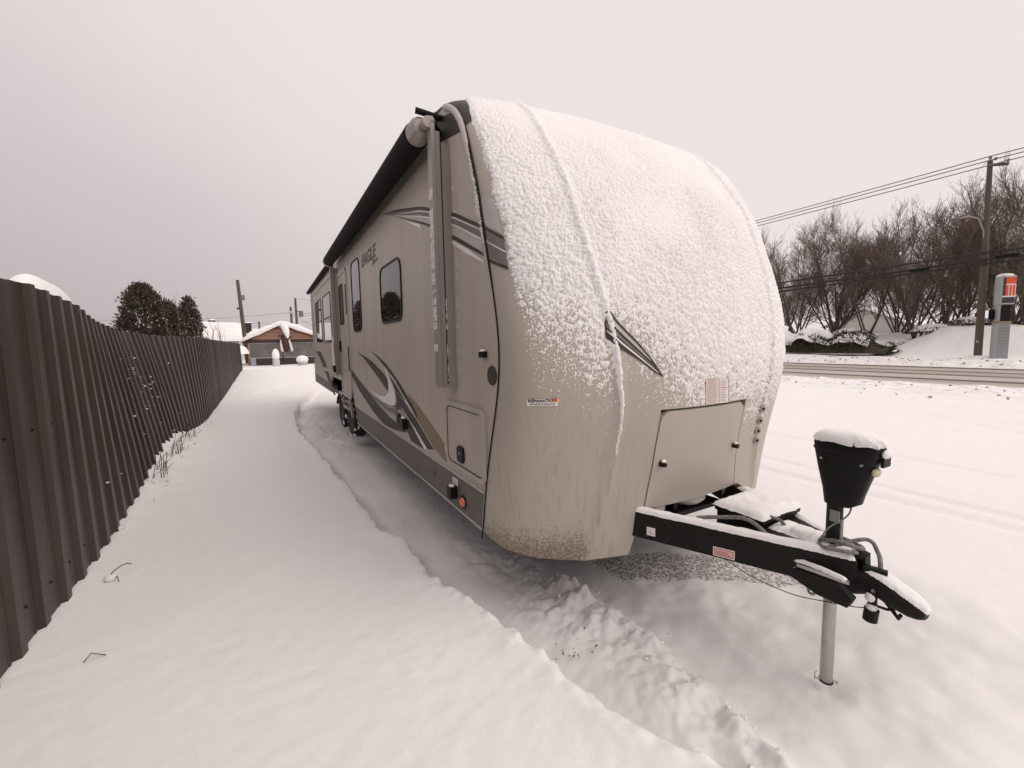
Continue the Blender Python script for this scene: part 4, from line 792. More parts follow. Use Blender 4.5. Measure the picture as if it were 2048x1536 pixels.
build('worklight', MB().ball((JX-.015, .852, -.60+CZ), (.03, .016, .02), 10, 6), mat('cream_lens', (.55, .50, .30), .3), hd, smooth=True)
build('switch_panel', MB().box(JX-.02, JX+.05, .826, .840, -.575+CZ, -.515+CZ), M_bplas, hd, bevel=.005); build('snow_tuft', MB().ball((JX+.0, .826, -.515+CZ), (.03, .014, .02)), M_snow, hd, smooth=True)
build('bubble_level', MB().box(JX-.036, JX-.030, JY-.035, JY+.005, -.87+CZ, -.815+CZ), mat('grey_plate', (.2, .21, .22), .4), jk); build('frost_strip', MB().tube([(JX-.005, JY-.032, -.98+CZ), (JX-.005, JY-.032, -.85+CZ)], .009, 6), mat('frost', (.42, .41, .41), .8, var=.5, vscale=60), jk)
# wheel of the wire breakaway: small ring behind the leg
P = [(JX-.06+.004*math.cos(t*2), JY+.055+.022*math.cos(t), -1.215+CZ+.04*math.sin(t)) for t in np.linspace(0, 2*math.pi, 17)]
build('tow_eye', MB().tube(P, .007, 6).tube([(JX-.02, JY+.03, -1.16+CZ), (JX-.06, JY+.05, -1.18+CZ)], .012, 6), M_galv, TR, smooth=True)
# cables
def spl(pts, n=8): return smooth_poly(np.array(pts, float), n)
M_cable = mat('frosted_cable', (.30, .28, .27), .7, var=.6, vscale=60, col2=(.07, .065, .06))
co = []
for i in range(60):
    t = i/59; a = t*2*math.pi*2.1+2.2; r = .062+.028*math.sin(a*1.3+1); co.append((JX-.015+r*math.cos(a)*1.0, JY-.01+r*math.sin(a)*1.25, -.955+CZ-.05*t+.012*math.sin(a*2)))
co += [tuple(p) for p in spl([co[-1], (JX+.06, JY-.10, -.945+CZ), (JX+.06, JY-.155, -.99+CZ), (JX+.02, JY-.18, -1.05+CZ), (JX-.02, JY-.18, -1.10+CZ), (JX-.05, JY-.18, -1.15+CZ)], 7)]
build('trailer_cable', MB().tube(co, .0095, 8), M_cable, TR, smooth=True)
build('jack_wire', MB().tube(spl([(JX+.02, JY-.06, -.755+CZ), (JX-.0, JY-.055, -.83+CZ), (JX-.045, JY-.0, -.90+CZ), (JX-.05, JY+.03, -.96+CZ), (JX-.03, JY+.06, -1.0+CZ)]), .004, 6), mat('grey_wire', (.22, .2, .2), .6), TR, smooth=True)
a0 = onX(1462, 1118, 2.07); a1 = (JX-.03, JY+.0, -1.285+CZ)
build('breakaway_cable', MB().tube(spl([(2.06, 1.40, -1.175+CZ), (2.11, 1.28, -1.23+CZ), (2.20, 1.13, -1.275+CZ), (JX-.03, JY-.005, -1.275+CZ), (2.30, .90, -1.25+CZ), (2.275, .84, -1.21+CZ)]), .0022, 5), M_bplas, TR, smooth=True)
# battery box, lid, straps
bb = build('battery_box', MB().box(2.19, 2.54, 1.29, 1.55, -1.12+CZ, -.965+CZ), M_bplas, TR, bevel=.01)
build('battery_lid', MB().box(2.18, 2.55, 1.28, 1.56, -.978+CZ, -.945+CZ), M_bplas, bb, bevel=.012)
def snow_slab(name, x0, x1, y0, y1, z, h, parent, n=26, seed=0):
    a = np.linspace(0, 1, n); A, B = np.meshgrid(a, a, indexing='ij'); e = np.minimum(np.minimum(A, 1-A), np.minimum(B, 1-B)); X = x0+(x1-x0)*A; Y = y0+(y1-y0)*B
    X = X+.008*fbm(X*40, Y*40, 2, seed); Y = Y+.008*fbm(X*40+7, Y*40, 2, seed+1); Zz = z+h*np.sqrt(np.clip(e*7, 0, 1))*(1+.3*fbm(X*14, Y*14, 3, seed))
    return np_mesh(name, np.stack([X, Y, Zz], -1).reshape(-1, 3), gridF(n, n), M_snow, parent)
snow_slab('snow_cover', 2.172, 2.558, 1.272, 1.568, -.948+CZ, .040, bb, seed=3)
build('battery_cable', MB().tube(spl([(2.02, 1.55, -.99+CZ), (2.08, 1.45, -.965+CZ), (2.13, 1.33, -.945+CZ), (2.16, 1.24, -1.0+CZ), (2.17, 1.2, -1.03+CZ)]), .011, 8), M_cable, TR, smooth=True)
build('battery_cable', MB().tube(spl([(2.25, 1.29, -.94+CZ), (2.28, 1.24, -.955+CZ), (2.30, 1.22, -1.0+CZ)]), .009, 8), M_cable, TR, smooth=True)
snow_slab('snow_tuft', 2.24, 2.36, 1.08, 1.19, -.998+CZ, .035, TR, 14, 9)
# gas bottles below the door
for xx in (2.10, 2.50):
    gb = build('gas_bottle', lathe_x((0, 0, 0), [(0, 0)]) if False else MB().tube([(xx, 2.04, -1.13+CZ), (xx, 2.04, -1.10+CZ), (xx, 2.04, -.80+CZ), (xx, 2.04, -.72+CZ)], [.12, .15, .15, .06], 20), mat('white_bottle', (.62, .59, .57), .35), TR, smooth=True)
build('bottle_tray', MB().box(1.9, 2.74, 1.9, 2.09, -1.17+CZ, -1.14+CZ), M_black, TR); build('hold_down', MB().box(2.28, 2.32, 1.93, 1.96, -1.15+CZ, -.7+CZ), M_black, TR)
# labels on the beam
bd_ = np.array((2.285-1.62, .90-2.38)); bd_ /= np.linalg.norm(bd_); bn = np.array((bd_[1], -bd_[0])); bn = bn if bn[0] < 0 else -bn
def beam_label(name, t0, w, z0, z1, m, border=None):
    c = np.array((1.62, 2.38))+bd_*t0; p = c+bn*.0315; q = p+bd_*w
    def quad(p, q, z0, z1, lift): l = bn*lift; return MB().add([(*(p+l), z0+CZ), (*(q+l), z0+CZ), (*(q+l), z1+CZ), (*(p+l), z1+CZ)], [(0, 1, 2, 3)])
    o_ = build(name, quad(p, q, z0, z1, 0), m, bl)
    if border:
        d = bd_*.006; build('label_panel', quad(p+d, q-d, z0+.006, z1-.006, .001), border, o_); d = bd_*.010; build('label_panel', quad(p+d, q-d, z0+.010, z1-.010, .002), M_pink, o_)
    k = int((z1-z0-.024)/.008)
    for i in range(k): build('print_line', quad(p+bd_*.014, q-bd_*(.014+.008*(i % 3)), z0+.013+i*.008, z0+.0165+i*.008, .003), M_red if border else M_gink, o_)
beam_label('beam_label', .66, .05, -1.135, -1.085, M_paper); beam_label('beam_label', 1.02, .105, -1.155, -1.105, M_paper, M_red)
# snow on beams and coupler
def snow_strip(name, path, w, h, parent, n=90, k=11, seed=0, slope=0.):
    P = smooth_poly(np.array(path, float), max(2, n//(len(path)-1))); d = np.gradient(P, axis=0); d /= np.linalg.norm(d, axis=1)[:, None]; sd = np.stack([d[:, 1], -d[:, 0], np.zeros(len(P))], 1); sd /= np.linalg.norm(sd, axis=1)[:, None]
    L = np.concatenate([[0], np.cumsum(np.linalg.norm(np.diff(P, axis=0), axis=1))]); W = np.interp(np.linspace(0, 1, len(P)), np.linspace(0, 1, len(np.atleast_1d(w))), np.atleast_1d(w)); V = []
    for i in range(len(P)):
        for j in range(k):
            t = -1+2*j/(k-1); ww = W[i]*(1+.10*fbm(np.array([L[i]*25]), np.array([seed+.0]), 2, seed)[0]+.06*(random.random()-.5)*(abs(t) > .85)); endf = min(1, 14*i/len(P), 14*(len(P)-1-i)/len(P))
            V.append(P[i]+sd[i]*t*ww/2+np.array((0, 0, h*endf**.5*math.sqrt(max(0, 1-t*t))*(1+.25*fbm(np.array([L[i]*18.]), np.array([t*2.]), 2, seed+3)[0])-.004*(abs(t) > .95)*random.random())))
    return np_mesh(name, np.array(V), gridF(len(P), k), M_snow, parent)
nb = np.array((bn[0], bn[1], 0))
snow_strip('snow_cover', [(1.80, 1.98, ZB1+CZ), (2.05, 1.42, ZB1+CZ), (2.2, 1.09, ZB1+CZ), (2.285, .91, ZB1+CZ)], (.062, .064, .066, .08), .024, bl, seed=5)
snow_strip('snow_cover', [(2*XC-1.9, 1.76, ZB1+CZ), (2*XC-2.12, 1.26, ZB1+CZ), (2*XC-2.27, .93, ZB1+CZ)], .064, .022, br, seed=6)
snow_strip('snow_cover', [(XC, 1.28, ZB1+.013+CZ), (XC, 1.08, ZB1+.013+CZ), (XC, .93, ZB1+.013+CZ)], (.2, .16, .09), .022, cp, seed=7)
snow_strip('snow_cover', [(XC, .87, -1.055+CZ), (XC, .80, -1.073+CZ), (XC, .74, -1.098+CZ), (XC, .69, -1.122+CZ), (XC, .652, -1.148+CZ)], (.085, .09, .095, .09, .05), .022, cp, seed=8)
snow_strip('snow_cover', [(XC-.147, 1.15, -1.085+CZ), (XC-.147, 1.02, -1.075+CZ), (XC-.147, .89, -1.082+CZ)], .026, .014, cp, n=40, seed=9)
snow_strip('snow_cover', [(XC-.14, 1.165, -1.115+CZ), (XC-.14, 1.10, -1.112+CZ)], .04, .012, cp, n=20, seed=10)

# ---- wind driven snow crust on the cap (real relief on its own dense sheet)
sv = np.linspace(S_of_z(-.72), SMAX-.12, 640); X = np.concatenate([XL+.16*np.linspace(0, 1, 60)**1.6, np.linspace(XL+.163, XR-.05, 600)])
Sg, Xg = np.meshgrid(sv, X, indexing='ij'); Zg = np.interp(Sg, _s, PF[:, 1]); arc = Xg*1.12
lw = np.where(Xg < 1.6, .24+.12*fbm(Xg*6, Zg*2, 2, 61), 0)          # lower limit of the full cover
rxg = np.interp(Zg, RZ, RXX)
lim = np.where(Xg < rxg, .12+.20*np.clip((1.32-Xg)/.2, -1, 1)*.6, np.interp(Xg, [1.6, 1.75, 1.95, 2.15, 2.4, 2.7, 3.0, 3.5], [.20, .08, -.05, -.16, -.21, -.21, -.18, -.06]))
cov = sstep(-.30, .56, Zg-lim+.05*fbm(Xg*5, Zg*5, 3, 62))
left = Xg-(np.interp(Zg, [-.5, .1, .4, .8, 1.2, 1.35, 1.45, 1.52, 1.6], [1.17, 1.15, 1.135, 1.128, 1.125, 1.135, 1.17, 1.22, 1.30])+.012*fbm(Zg*9, Xg*0, 2, 63))
cov = cov*sstep(-.005, .03, left)
w1 = worley(arc*36+.9*fbm(arc*20, Sg*20, 2, 65), Sg*48+.9*fbm(Sg*20, arc*20, 2, 66), 64); w2 = worley(arc*78, Sg*92, 67); w3 = worley(arc*13, Sg*17, 68)
big = np.clip(1-w1*1.25, -.2, 1); sml = np.clip(1-w2*1.35, -.2, 1)
tex = .62*big+.38*sml+.25*(1-w3)+.16*fbm(arc*7, Sg*7, 2, 69)
rgh = np.clip(.62+.55*fbm(arc*2.1, Sg*2.6, 3, 78), .25, 1.1)
hs_ = (tex-.62+1.0*cov**.8-.30)*.028*(1-cov+cov*rgh)+.003*cov
topf = sstep(.9, 1.5, Zg)
hs_ = hs_*(1-.6*topf)+topf*.010
sp = sstep(-.44, -.04, Zg-lim+.10*fbm(Xg*4, Zg*4, 3, 75))*sstep(-.005, .03, left); w4 = worley(arc*85, Sg*95, 76); spk = np.where(_h(np.floor(arc*85), np.floor(Sg*95), 77) < .9*sp, .0055-.018*w4, -.02)
hs_ = np.where(cov < .02, -.02, hs_); hs_ = np.maximum(hs_, np.where(sp > .01, spk, -.02))
def in_poly(px, X, S):
    q = np.array([on_cap(*p) for p in px]); ins = np.zeros(X.shape, bool); j = len(q)-1
    for i in range(len(q)):
        (x1, y1), (x2, y2) = q[i], q[j]; c = ((y1 > S) != (y2 > S)) & (X < (x2-x1)*(S-y1)/(y2-y1+1e-12)+x1); ins ^= c; j = i
    return ins
hs_ = np.where(in_poly([(1210, 612), (1240, 652), (1276, 690), (1307, 728), (1329, 756), (1311, 747), (1277, 721), (1240, 697), (1209, 676)], Xg, Sg), hs_-.030, hs_)      # smooth dark graphic sheds its snow
hs_ = np.where(in_poly([(1409, 758), (1457, 757), (1457, 812), (1409, 812)], Xg, Sg), hs_-.022, hs_)
hs_ = np.where((Zg < ZD+.004) & (np.abs(Xg-XC) < XC-xcut(Zg)+.012), -.02, hs_)
# snow caught along the left rib and the right rib, running below the general cover
for c, zl in ((rxg, -.50), (2*XC-rxg, -.36)):
    e = (Xg-c)/.026
    wdt = .008+.016*sstep(zl, zl+.75, Zg); e = (Xg-c+.006*fbm(Zg*22, Zg*0, 2, 73))/wdt
    hs_ = np.maximum(hs_, np.where(Zg > zl, (.010+.008*sml+.008*(1-worley(Sg*26, Xg*26, 71))+.009*fbm(Sg*30, Xg*5, 2, 74))*np.exp(-e*e)-.0120+.006*sstep(zl, zl+.5, Zg), -.02))
hs_ = np.where(left < -.002, -.02, hs_)
nrm = cap_normal(Xg, Sg); P = cap(Xg, Sg)+nrm*np.clip(hs_, -.006, .06)[..., None]
F = gridF(*Xg.shape); keep = (hs_.ravel()[F] > -.0055).any(1)
V = P.reshape(-1, 3); F = F[keep]; used = np.unique(F); rem = np.full(len(V), -1); rem[used] = np.arange(len(used))
o = np_mesh('snow_crust', V[used], rem[F], M_snow, fc); o['kind'] = 'stuff'
# frost specks on the near awning arm and beside it
def frost(name, parent, x, y0, y1, z0, z1, dens, r, n=420, face=-1):
    V = []; F = []
    for i in range(n):
        t = random.random(); z = z0+(z1-z0)*t
        if vnoise(np.array([z*30.]), np.array([1.]), 5)[0] > dens: continue
        y = random.uniform(y0, y1); q = r*random.uniform(.4, 1.3); b = len(V)
        V += [(x+face*q*.9, y, z), (x, y-q, z), (x, y, z-q*1.2), (x, y+q, z), (x, y, z+q)]; F += [(b, b+1, b+2), (b, b+2, b+3), (b, b+3, b+4), (b, b+4, b+1)]
    o = np_mesh(name, V, F, M_snow, parent); o['kind'] = 'stuff'
frost('frost_specks', TR, .984, 2.778, 2.845, -.05+CZ, 1.0+CZ, .62, .0042, 1700); frost('frost_specks', TR, XL-.0005, 2.66, 2.72, -.3+CZ, 1.0+CZ, .5, .003, 420); frost('frost_specks', TR, 1.044, 2.745, 2.762, -.25+CZ, .35+CZ, .6, .004, 260)
for y, z in [(y, z) for y, z in PF if .1 < z < 1.4][::2]:
    pass
frost('frost_specks', TR, XL-.018, 2.30, 2.34, .72+CZ, .85+CZ, .8, .005, 40)
V = []; F = []
for y, z in PF:
    if .55 < z < 1.38:
        for k in range(7):
            q = random.uniform(.002, .006); b = len(V); yy = y+random.uniform(-.018, .012); z2 = z+CZ+random.uniform(-.012, .012); x = XL-.021
            V += [(x-q, yy, z2), (x, yy-q, z2), (x, yy, z2-q), (x, yy+q, z2), (x, yy, z2+q)]; F += [(b, b+1, b+2), (b, b+2, b+3), (b, b+3, b+4), (b, b+4, b+1)]
o = np_mesh('frost_specks', V, F, M_snow, TR); o['kind'] = 'stuff'

# ================================================================== LEFT BACKGROUND
def dome(name, cx, cy, rx, ry, z0, h, label, seed, m=M_snow, cat='snow heap', n=30, p=.8):
    a = np.linspace(0, 1, n); t = np.linspace(0, 2*math.pi, 49); A, T = np.meshgrid(a, t, indexing='ij'); r = A*(1+.10*fbm(np.cos(T)*1.5+seed, np.sin(T)*1.5, 2, seed))
    Xd = cx+rx*r*np.cos(T); Yd = cy+ry*r*np.sin(T); Zd = z0+h*np.clip(1-A**2.4, 0, 1)**p*(1+.10*fbm(Xd*.9, Yd*.9, 3, seed))
    o = np_mesh(name, np.stack([Xd, Yd, Zd], -1).reshape(-1, 3), gridF(n, 49), m, base=(cx, cy, z0)); tag(o, label, cat); return o
dome('snow_heap', -3.2, 9.9, .8, 1.75, .0, 2.80, 'rounded white snow heap peeking over the near end of the dark fence', 3)

def tubes_np(segs, n):
    """segs: list of (pts, radii); returns V,F for open tubes with n sides"""
    V = []; F = []; b = 0
    for pts, rs in segs:
        pts = np.asarray(pts); k = len(pts); d = np.gradient(pts, axis=0); d /= (np.linalg.norm(d, axis=1)[:, None]+1e-9)
        ref = np.array((.3, .9, .2)); a = np.cross(d, ref); a /= (np.linalg.norm(a, axis=1)[:, None]+1e-9); c = np.cross(d, a)
        t = np.linspace(0, 2*math.pi, n, endpoint=False)
        ring = pts[:, None]+np.asarray(rs)[:, None, None]*(a[:, None]*np.cos(t)[None, :, None]+c[:, None]*np.sin(t)[None, :, None]); V.append(ring.reshape(-1, 3))
        i, j = np.meshgrid(np.arange(k-1), np.arange(n), indexing='ij'); F.append(np.stack([b+i*n+j, b+i*n+(j+1) % n, b+(i+1)*n+(j+1) % n, b+(i+1)*n+j], -1).reshape(-1, 4)); b += k*n
    return np.concatenate(V), np.concatenate(F)
def grow(R, p, d, L, r, nseg, wob, lift):
    pts = [p]; rs = [r]; dd = d/np.linalg.norm(d)
    for i in range(nseg):
        dd = dd+R.normal(0, wob, 3)+np.array((0, 0, lift)); dd /= np.linalg.norm(dd); pts.append(pts[-1]+dd*L/nseg); rs.append(r*(1-.75*(i+1)/nseg))
    return np.array(pts), np.array(rs), dd
def bare_tree(seed, H=8.5, stems=5, spread=.38):
    R = np.random.default_rng(seed); big = []; mid = []; fine = []
    for s in range(stems):
        az = 2*math.pi*(s+R.uniform(-.3, .3))/stems; tl = R.uniform(.4, 1.25)*spread; d = np.array((math.cos(az)*tl, math.sin(az)*tl, 1.))
        P, r, _ = grow(R, np.array((R.uniform(-.12, .12), R.uniform(-.12, .12), -.2)), d, H*R.uniform(.72, 1.0), R.uniform(.05, .09), 9, .085, .03); big.append((P, r))
        nb_ = 25
        for b in range(nb_):
            t = R.uniform(.16, .97)*9; i = min(int(t), 8); q = P[i]+(P[i+1]-P[i])*(t-i); ax = P[i+1]-P[i]; ax /= np.linalg.norm(ax); a2 = R.normal(0, 1, 3); a2 -= ax*(a2@ax); a2 /= np.linalg.norm(a2)
            L1 = H*R.uniform(.13, .34)*(1.1-.5*t/9); P1, r1, _ = grow(R, q, ax*.85+a2*R.uniform(.45, .95), L1, max(.015, r[i]*.42), 6, .13, .07); mid.append((P1, r1))
            for c in range(9):
                t1 = R.uniform(.12, 1)*6; i1 = min(int(t1), 5); q1 = P1[i1]+(P1[i1+1]-P1[i1])*(t1-i1); ax1 = P1[i1+1]-P1[i1]; ax1 /= np.linalg.norm(ax1); a3 = R.normal(0, 1, 3); a3 -= ax1*(a3@ax1); a3 /= np.linalg.norm(a3)
                L2 = R.uniform(.35, 1.15); P2, r2, _ = grow(R, q1, ax1*.9+a3*R.uniform(.4, .9), L2, .0085, 4, .10, .12); fine.append((P2, r2))
                for e in range(3):
                    i2 = R.integers(0, 4); ax2 = P2[i2+1]-P2[i2]; ax2 /= np.linalg.norm(ax2); P3, r3, _ = grow(R, P2[i2], ax2+R.normal(0, .34, 3), R.uniform(.25, .65), .0058, 2, .08, .10); fine.append((P3, r3))
    return big, mid, fine
PROTO = []
def tree_proto(seed, H, stems, spread):
    big, mid, fine = bare_tree(seed, H, stems, spread); root = bpy.data.objects.new('bare_tree', None); COL.objects.link(root); root.location = (0, 0, 0)
    V, F = tubes_np(big, 6); np_mesh('trunk', V, F, M_bark, root)
    V1, F1 = tubes_np(mid, 4); V2, F2 = tubes_np([(p, np.maximum(r, .0042)) for p, r in fine], 3); np_mesh('crown', np.concatenate([V1, V2]), np.concatenate([F1, F2+len(V1)]), M_twig, root); PROTO.append(root); return root
for sd, H, stm, spd in ((3, 9.2, 6, .42), (8, 9.4, 4, .36), (15, 9.0, 5, .50), (21, 8.6, 7, .48)): tree_proto(sd, H, stm, spd)
TREES = [(40, 21.2, 0, 1.0, 'bare multi-stemmed tree closest to the trailer, its twigs touching the snowy front edge'), (41, 18.6, 3, 1.03, 'bare shrubby tree of many thin stems above the left half of the hedge'), (40, 16.0, 1, 1.05, 'bare tree with a forked trunk above the right end of the hedge'), (39.5, 12.9, 2, 1.12, 'tallest bare tree with a wide V of trunks left of the utility pole'), (40, 10.6, 3, 1.07, 'bare tree with a dense clump of stems directly behind the utility pole'), (40, 8.2, 0, 1.05, 'bare tree behind the orange and grey roadside sign'), (41, 6.0, 1, 1.1, 'bare tree at the right edge of the picture beyond the sign'),
         (42.5, 23.4, 1, 1.02, 'bare tree half hidden behind the snowy front of the trailer'), (43, 14.4, 0, 1.0, 'bare tree filling the gap between the forked and the tallest tree'), (43.5, 19.9, 2, 1.08, 'bare spreading tree just behind the shrubby tree above the hedge'), (43, 9.2, 2, 1.08, 'bare tree between the utility pole and the sign, set slightly back'),
         (47, 24.5, 2, 1.0, 'farther bare tree low beside the trailer, behind the front row'), (48, 21.5, 1, 1.12, 'farther bare tree in the back row above the left part of the hedge'), (48, 17.0, 0, 1.15, 'farther bare tree in the back row between the shrubby and the forked tree'), (47, 13.6, 3, 1.2, 'farther bare tree in the back row behind the tallest tree'), (48, 10.3, 2, 1.15, 'farther bare tree in the back row, left of the sign'), (47, 7.0, 1, 1.12, 'farther bare tree in the back row at the right edge')]
first = {}
for k, (x, y, p, sc, lab) in enumerate(TREES):
    loc = (x, y, gz(x, y)-.1)
    if p not in first:
        o = PROTO[p]; first[p] = 1; o.location = loc; o.rotation_euler = (0, 0, k*1.3); o.scale = (sc, sc, sc)
    else: o = copy_tree(PROTO[p], loc, k*1.3, sc)
    tag(o, lab, 'tree', 'bare trees across the road')

# leafy masses made of many small faces
def leaves(n, sampler, size, R, up=.3):
    C = sampler(n); n = len(C); a = R.normal(0, 1, (n, 3)); a /= np.linalg.norm(a, axis=1)[:, None]; b = R.normal(0, 1, (n, 3)); b -= a*(a*b).sum(1)[:, None]; b /= np.linalg.norm(b, axis=1)[:, None]
    s = size*R.uniform(.5, 1.4, (n, 1)); V = np.stack([C-a*s, C+b*s*.45, C+a*s, C-b*s*.45], 1).reshape(-1, 3); F = np.arange(4*n).reshape(-1, 4); return V, F
M_ever = mat('dark_evergreen', (.042, .040, .024), .8, var=.45, vscale=1.2, col2=(.075, .048, .028)); M_hedge = mat('hedge_foliage', (.035, .036, .018), .8, var=.4, vscale=1.5, col2=(.06, .045, .025))
def evergreen(x, y, H, rw, label, seed, lean=0., n=7500):
    R = np.random.default_rng(seed); base = (x, y, gz(x, y)); t = thing('evergreen_tree', label, 'tree', base, 'evergreens behind the fence')
    V, F = tubes_np([(np.array([(x, y, base[2]-.2), (x+.05, y, base[2]+H*.5), (x, y, base[2]+H*.9)]), np.array((.14, .08, .02)))], 8); np_mesh('trunk', V, F, M_bark, t)
    # branch tufts: each tuft is a small cluster pointing out and up
    def tufts(m):
        h = R.random(m)**.85; prof_ = np.interp(h, [0, .12, .35, .65, .88, 1], [.75, 1, 1, .86, .52, .06]); az = R.uniform(0, 6.283, m); rr = prof_*rw*np.sqrt(R.uniform(.25, 1, m))*(1+.16*np.sin(az*3+h*9+seed)+.10*np.sin(az*7-h*15))
        return np.stack([x+rr*np.cos(az)+lean*h, y+rr*np.sin(az), base[2]+.1+h*H], 1)
    T = tufts(620)
    def smp(m):
        i = R.integers(0, len(T), m); o_ = R.normal(0, .13, (m, 3))*np.array((1, 1, .8)); return T[i]+o_
    C = smp(n); ax = C-np.array((x, y, base[2]+H*.35)); ax[:, 2] = np.abs(ax[:, 2])*.4+.5; ax /= np.linalg.norm(ax, axis=1)[:, None]; ax += R.normal(0, .45, (n, 3)); ax /= np.linalg.norm(ax, axis=1)[:, None]; sd_ = np.cross(ax, R.normal(0, 1, (n, 3))); sd_ /= np.linalg.norm(sd_, axis=1)[:, None]; L_ = R.uniform(.07, .2, (n, 1))
    V = np.stack([C-ax*L_*.3, C+sd_*L_*.28, C+ax*L_, C-sd_*L_*.28], 1).reshape(-1, 3); np_mesh('crown', V, np.arange(4*n).reshape(-1, 4), M_ever, t, smooth=False)
    def smp2(m):
        i = R.integers(0, len(T), m); o_ = R.normal(0, .06, (m, 3)); o_[:, 2] = np.abs(o_[:, 2])*.5+.10; return T[i]+o_
    V, F = leaves(900, smp2, .055, R); o = np_mesh('snow_dusting', V, F, M_snow, t, smooth=False); o['kind'] = 'stuff'
evergreen(-7.2, 38, 5.5, 1.6, 'big rounded dark evergreen rising above the fence', 1, n=17000)
evergreen(-6.0, 38.6, 4.4, .9, 'browner low evergreen tucked against the right side of the biggest evergreen', 2, n=9000)
evergreen(-5.05, 40.5, 4.9, .78, 'pointed evergreen standing alone right of the bare saplings', 3)
evergreen(-9.2, 36, 2.6, .7, 'small evergreen tip just left of the biggest evergreen', 6, n=3000)
for k, (x, y, H, lab) in enumerate(((-5.25, 36.5, 5.6, 'tallest leafless sapling between the two evergreens'), (-6.2, 37, 4.9, 'thin leafless sapling in front of the browner evergreen'), (-4.3, 37, 4.6, 'thin leafless sapling beside the pointed evergreen'), (-3.3, 35.5, 3.0, 'thin leafless sapling in front of the snowy roof'), (-2.75, 35.5, 2.9, 'thin leafless sapling nearest the leaning grey pole'))):
    R = np.random.default_rng(50+k); t = thing('sapling', lab, 'sapling', (x, y, gz(x, y)), 'saplings behind the fence'); b0 = np.array((x, y, gz(x, y)-.1)); tr = []; tw = []
    for s in range(3 if H < 4 else 2):
        P, r, _ = grow(R, b0, np.array((R.uniform(-.15, .15), R.uniform(-.15, .15), 1)), H*R.uniform(.8, 1), .028, 8, .05, .02); tr.append((P, np.maximum(r, .008)))
        for q in range(7):
            i = R.integers(2, 8); P1, r1, _ = grow(R, P[i], np.array((R.uniform(-.5, .5), R.uniform(-.5, .5), 1)), R.uniform(.4, 1.1), .011, 4, .08, .05); tw.append((P1, np.maximum(r1, .006)))
    V, F = tubes_np(tr, 5); np_mesh('trunk', V, F, M_bark, t); V, F = tubes_np(tw, 4); np_mesh('crown', V, F, M_twig, t)

# snow covered houses behind the fence
M_siding = mat('pale_siding', (.60, .57, .55), .7, var=.2, vscale=5); M_dark = mat('dark_opening', (.02, .018, .018), .3)
def snow_house(name, x0, x1, y0, y1, eave, ridge, label, chim=(), snow=.35):
    t = thing(name, label, 'house', ((x0+x1)/2, (y0+y1)/2, 0)); yc = (y0+y1)/2
    mb = MB(); mb.prism([(y0, 0), (y1, 0), (y1, eave), (yc, ridge), (y0, eave)], x0, x1); build('wall', mb, M_siding, t)
    w = build('window', MB().box(x0+.6, x0+1.6, y0-.04, y0-.005, .9, 1.9), M_white, t); build('pane', MB().box(x0+.68, x0+1.52, y0-.05, y0-.041, .98, 1.82), M_glass, w)
    n = 40; a = np.linspace(-.06, 1.06, n); b = np.linspace(-.08, 1.08, n); A, B = np.meshgrid(a, b, indexing='ij'); X = x0+(x1-x0)*A; Y = y0+(y1-y0)*B
    rz_ = eave+(ridge-eave)*np.clip(1-np.abs(2*B-1), -.2, 1); e = np.clip(np.minimum(np.minimum(A+.06, 1.06-A), np.minimum(B+.08, 1.08-B))*9, 0, 1)
    V1 = np.stack([X, Y, rz_+.06+snow*np.sqrt(e)*(1+.5*fbm(X*.45, Y*.45, 2, int(abs(x0*7))))], -1); V0 = np.stack([X, Y, rz_+.02], -1)
    rf_ = np_mesh('roof', V0.reshape(-1, 3), gridF(n, n), M_dark, t); np_mesh('roof_snow', V1.reshape(-1, 3), gridF(n, n), M_snow, rf_)
    for cx, cy, w_, z0, z1 in chim:
        c = build('chimney', MB().box(cx-w_, cx+w_, cy-w_, cy+w_, z0, z1), M_dark, rf_); build('chimney_snow', MB().ball((cx, cy, z1), (w_*1.1, w_*1.1, .14), 10, 6), M_snow, c, smooth=True)
    return t
snow_house('low_house', -7.6, -2.3, 46, 52, 2.35, 3.75, 'low house with a thick white snow roof behind the saplings', [(-4.55, 50.4, .28, 3.3, 4.25), (-5.3, 50.5, .16, 3.2, 4.05)])
snow_house('low_house', -3.2, 5.2, 56, 64, 2.4, 3.3, 'long low house with a snow roof and one chimney behind the leaning grey pole', [(-1.9, 58.5, .35, 3.0, 4.4)])
dome('snow_heap', -5.3, 44, 1.0, 1.0, 0, 3.35, 'round snow heap at the left end of the snowy roof behind the pointed evergreen', 8)

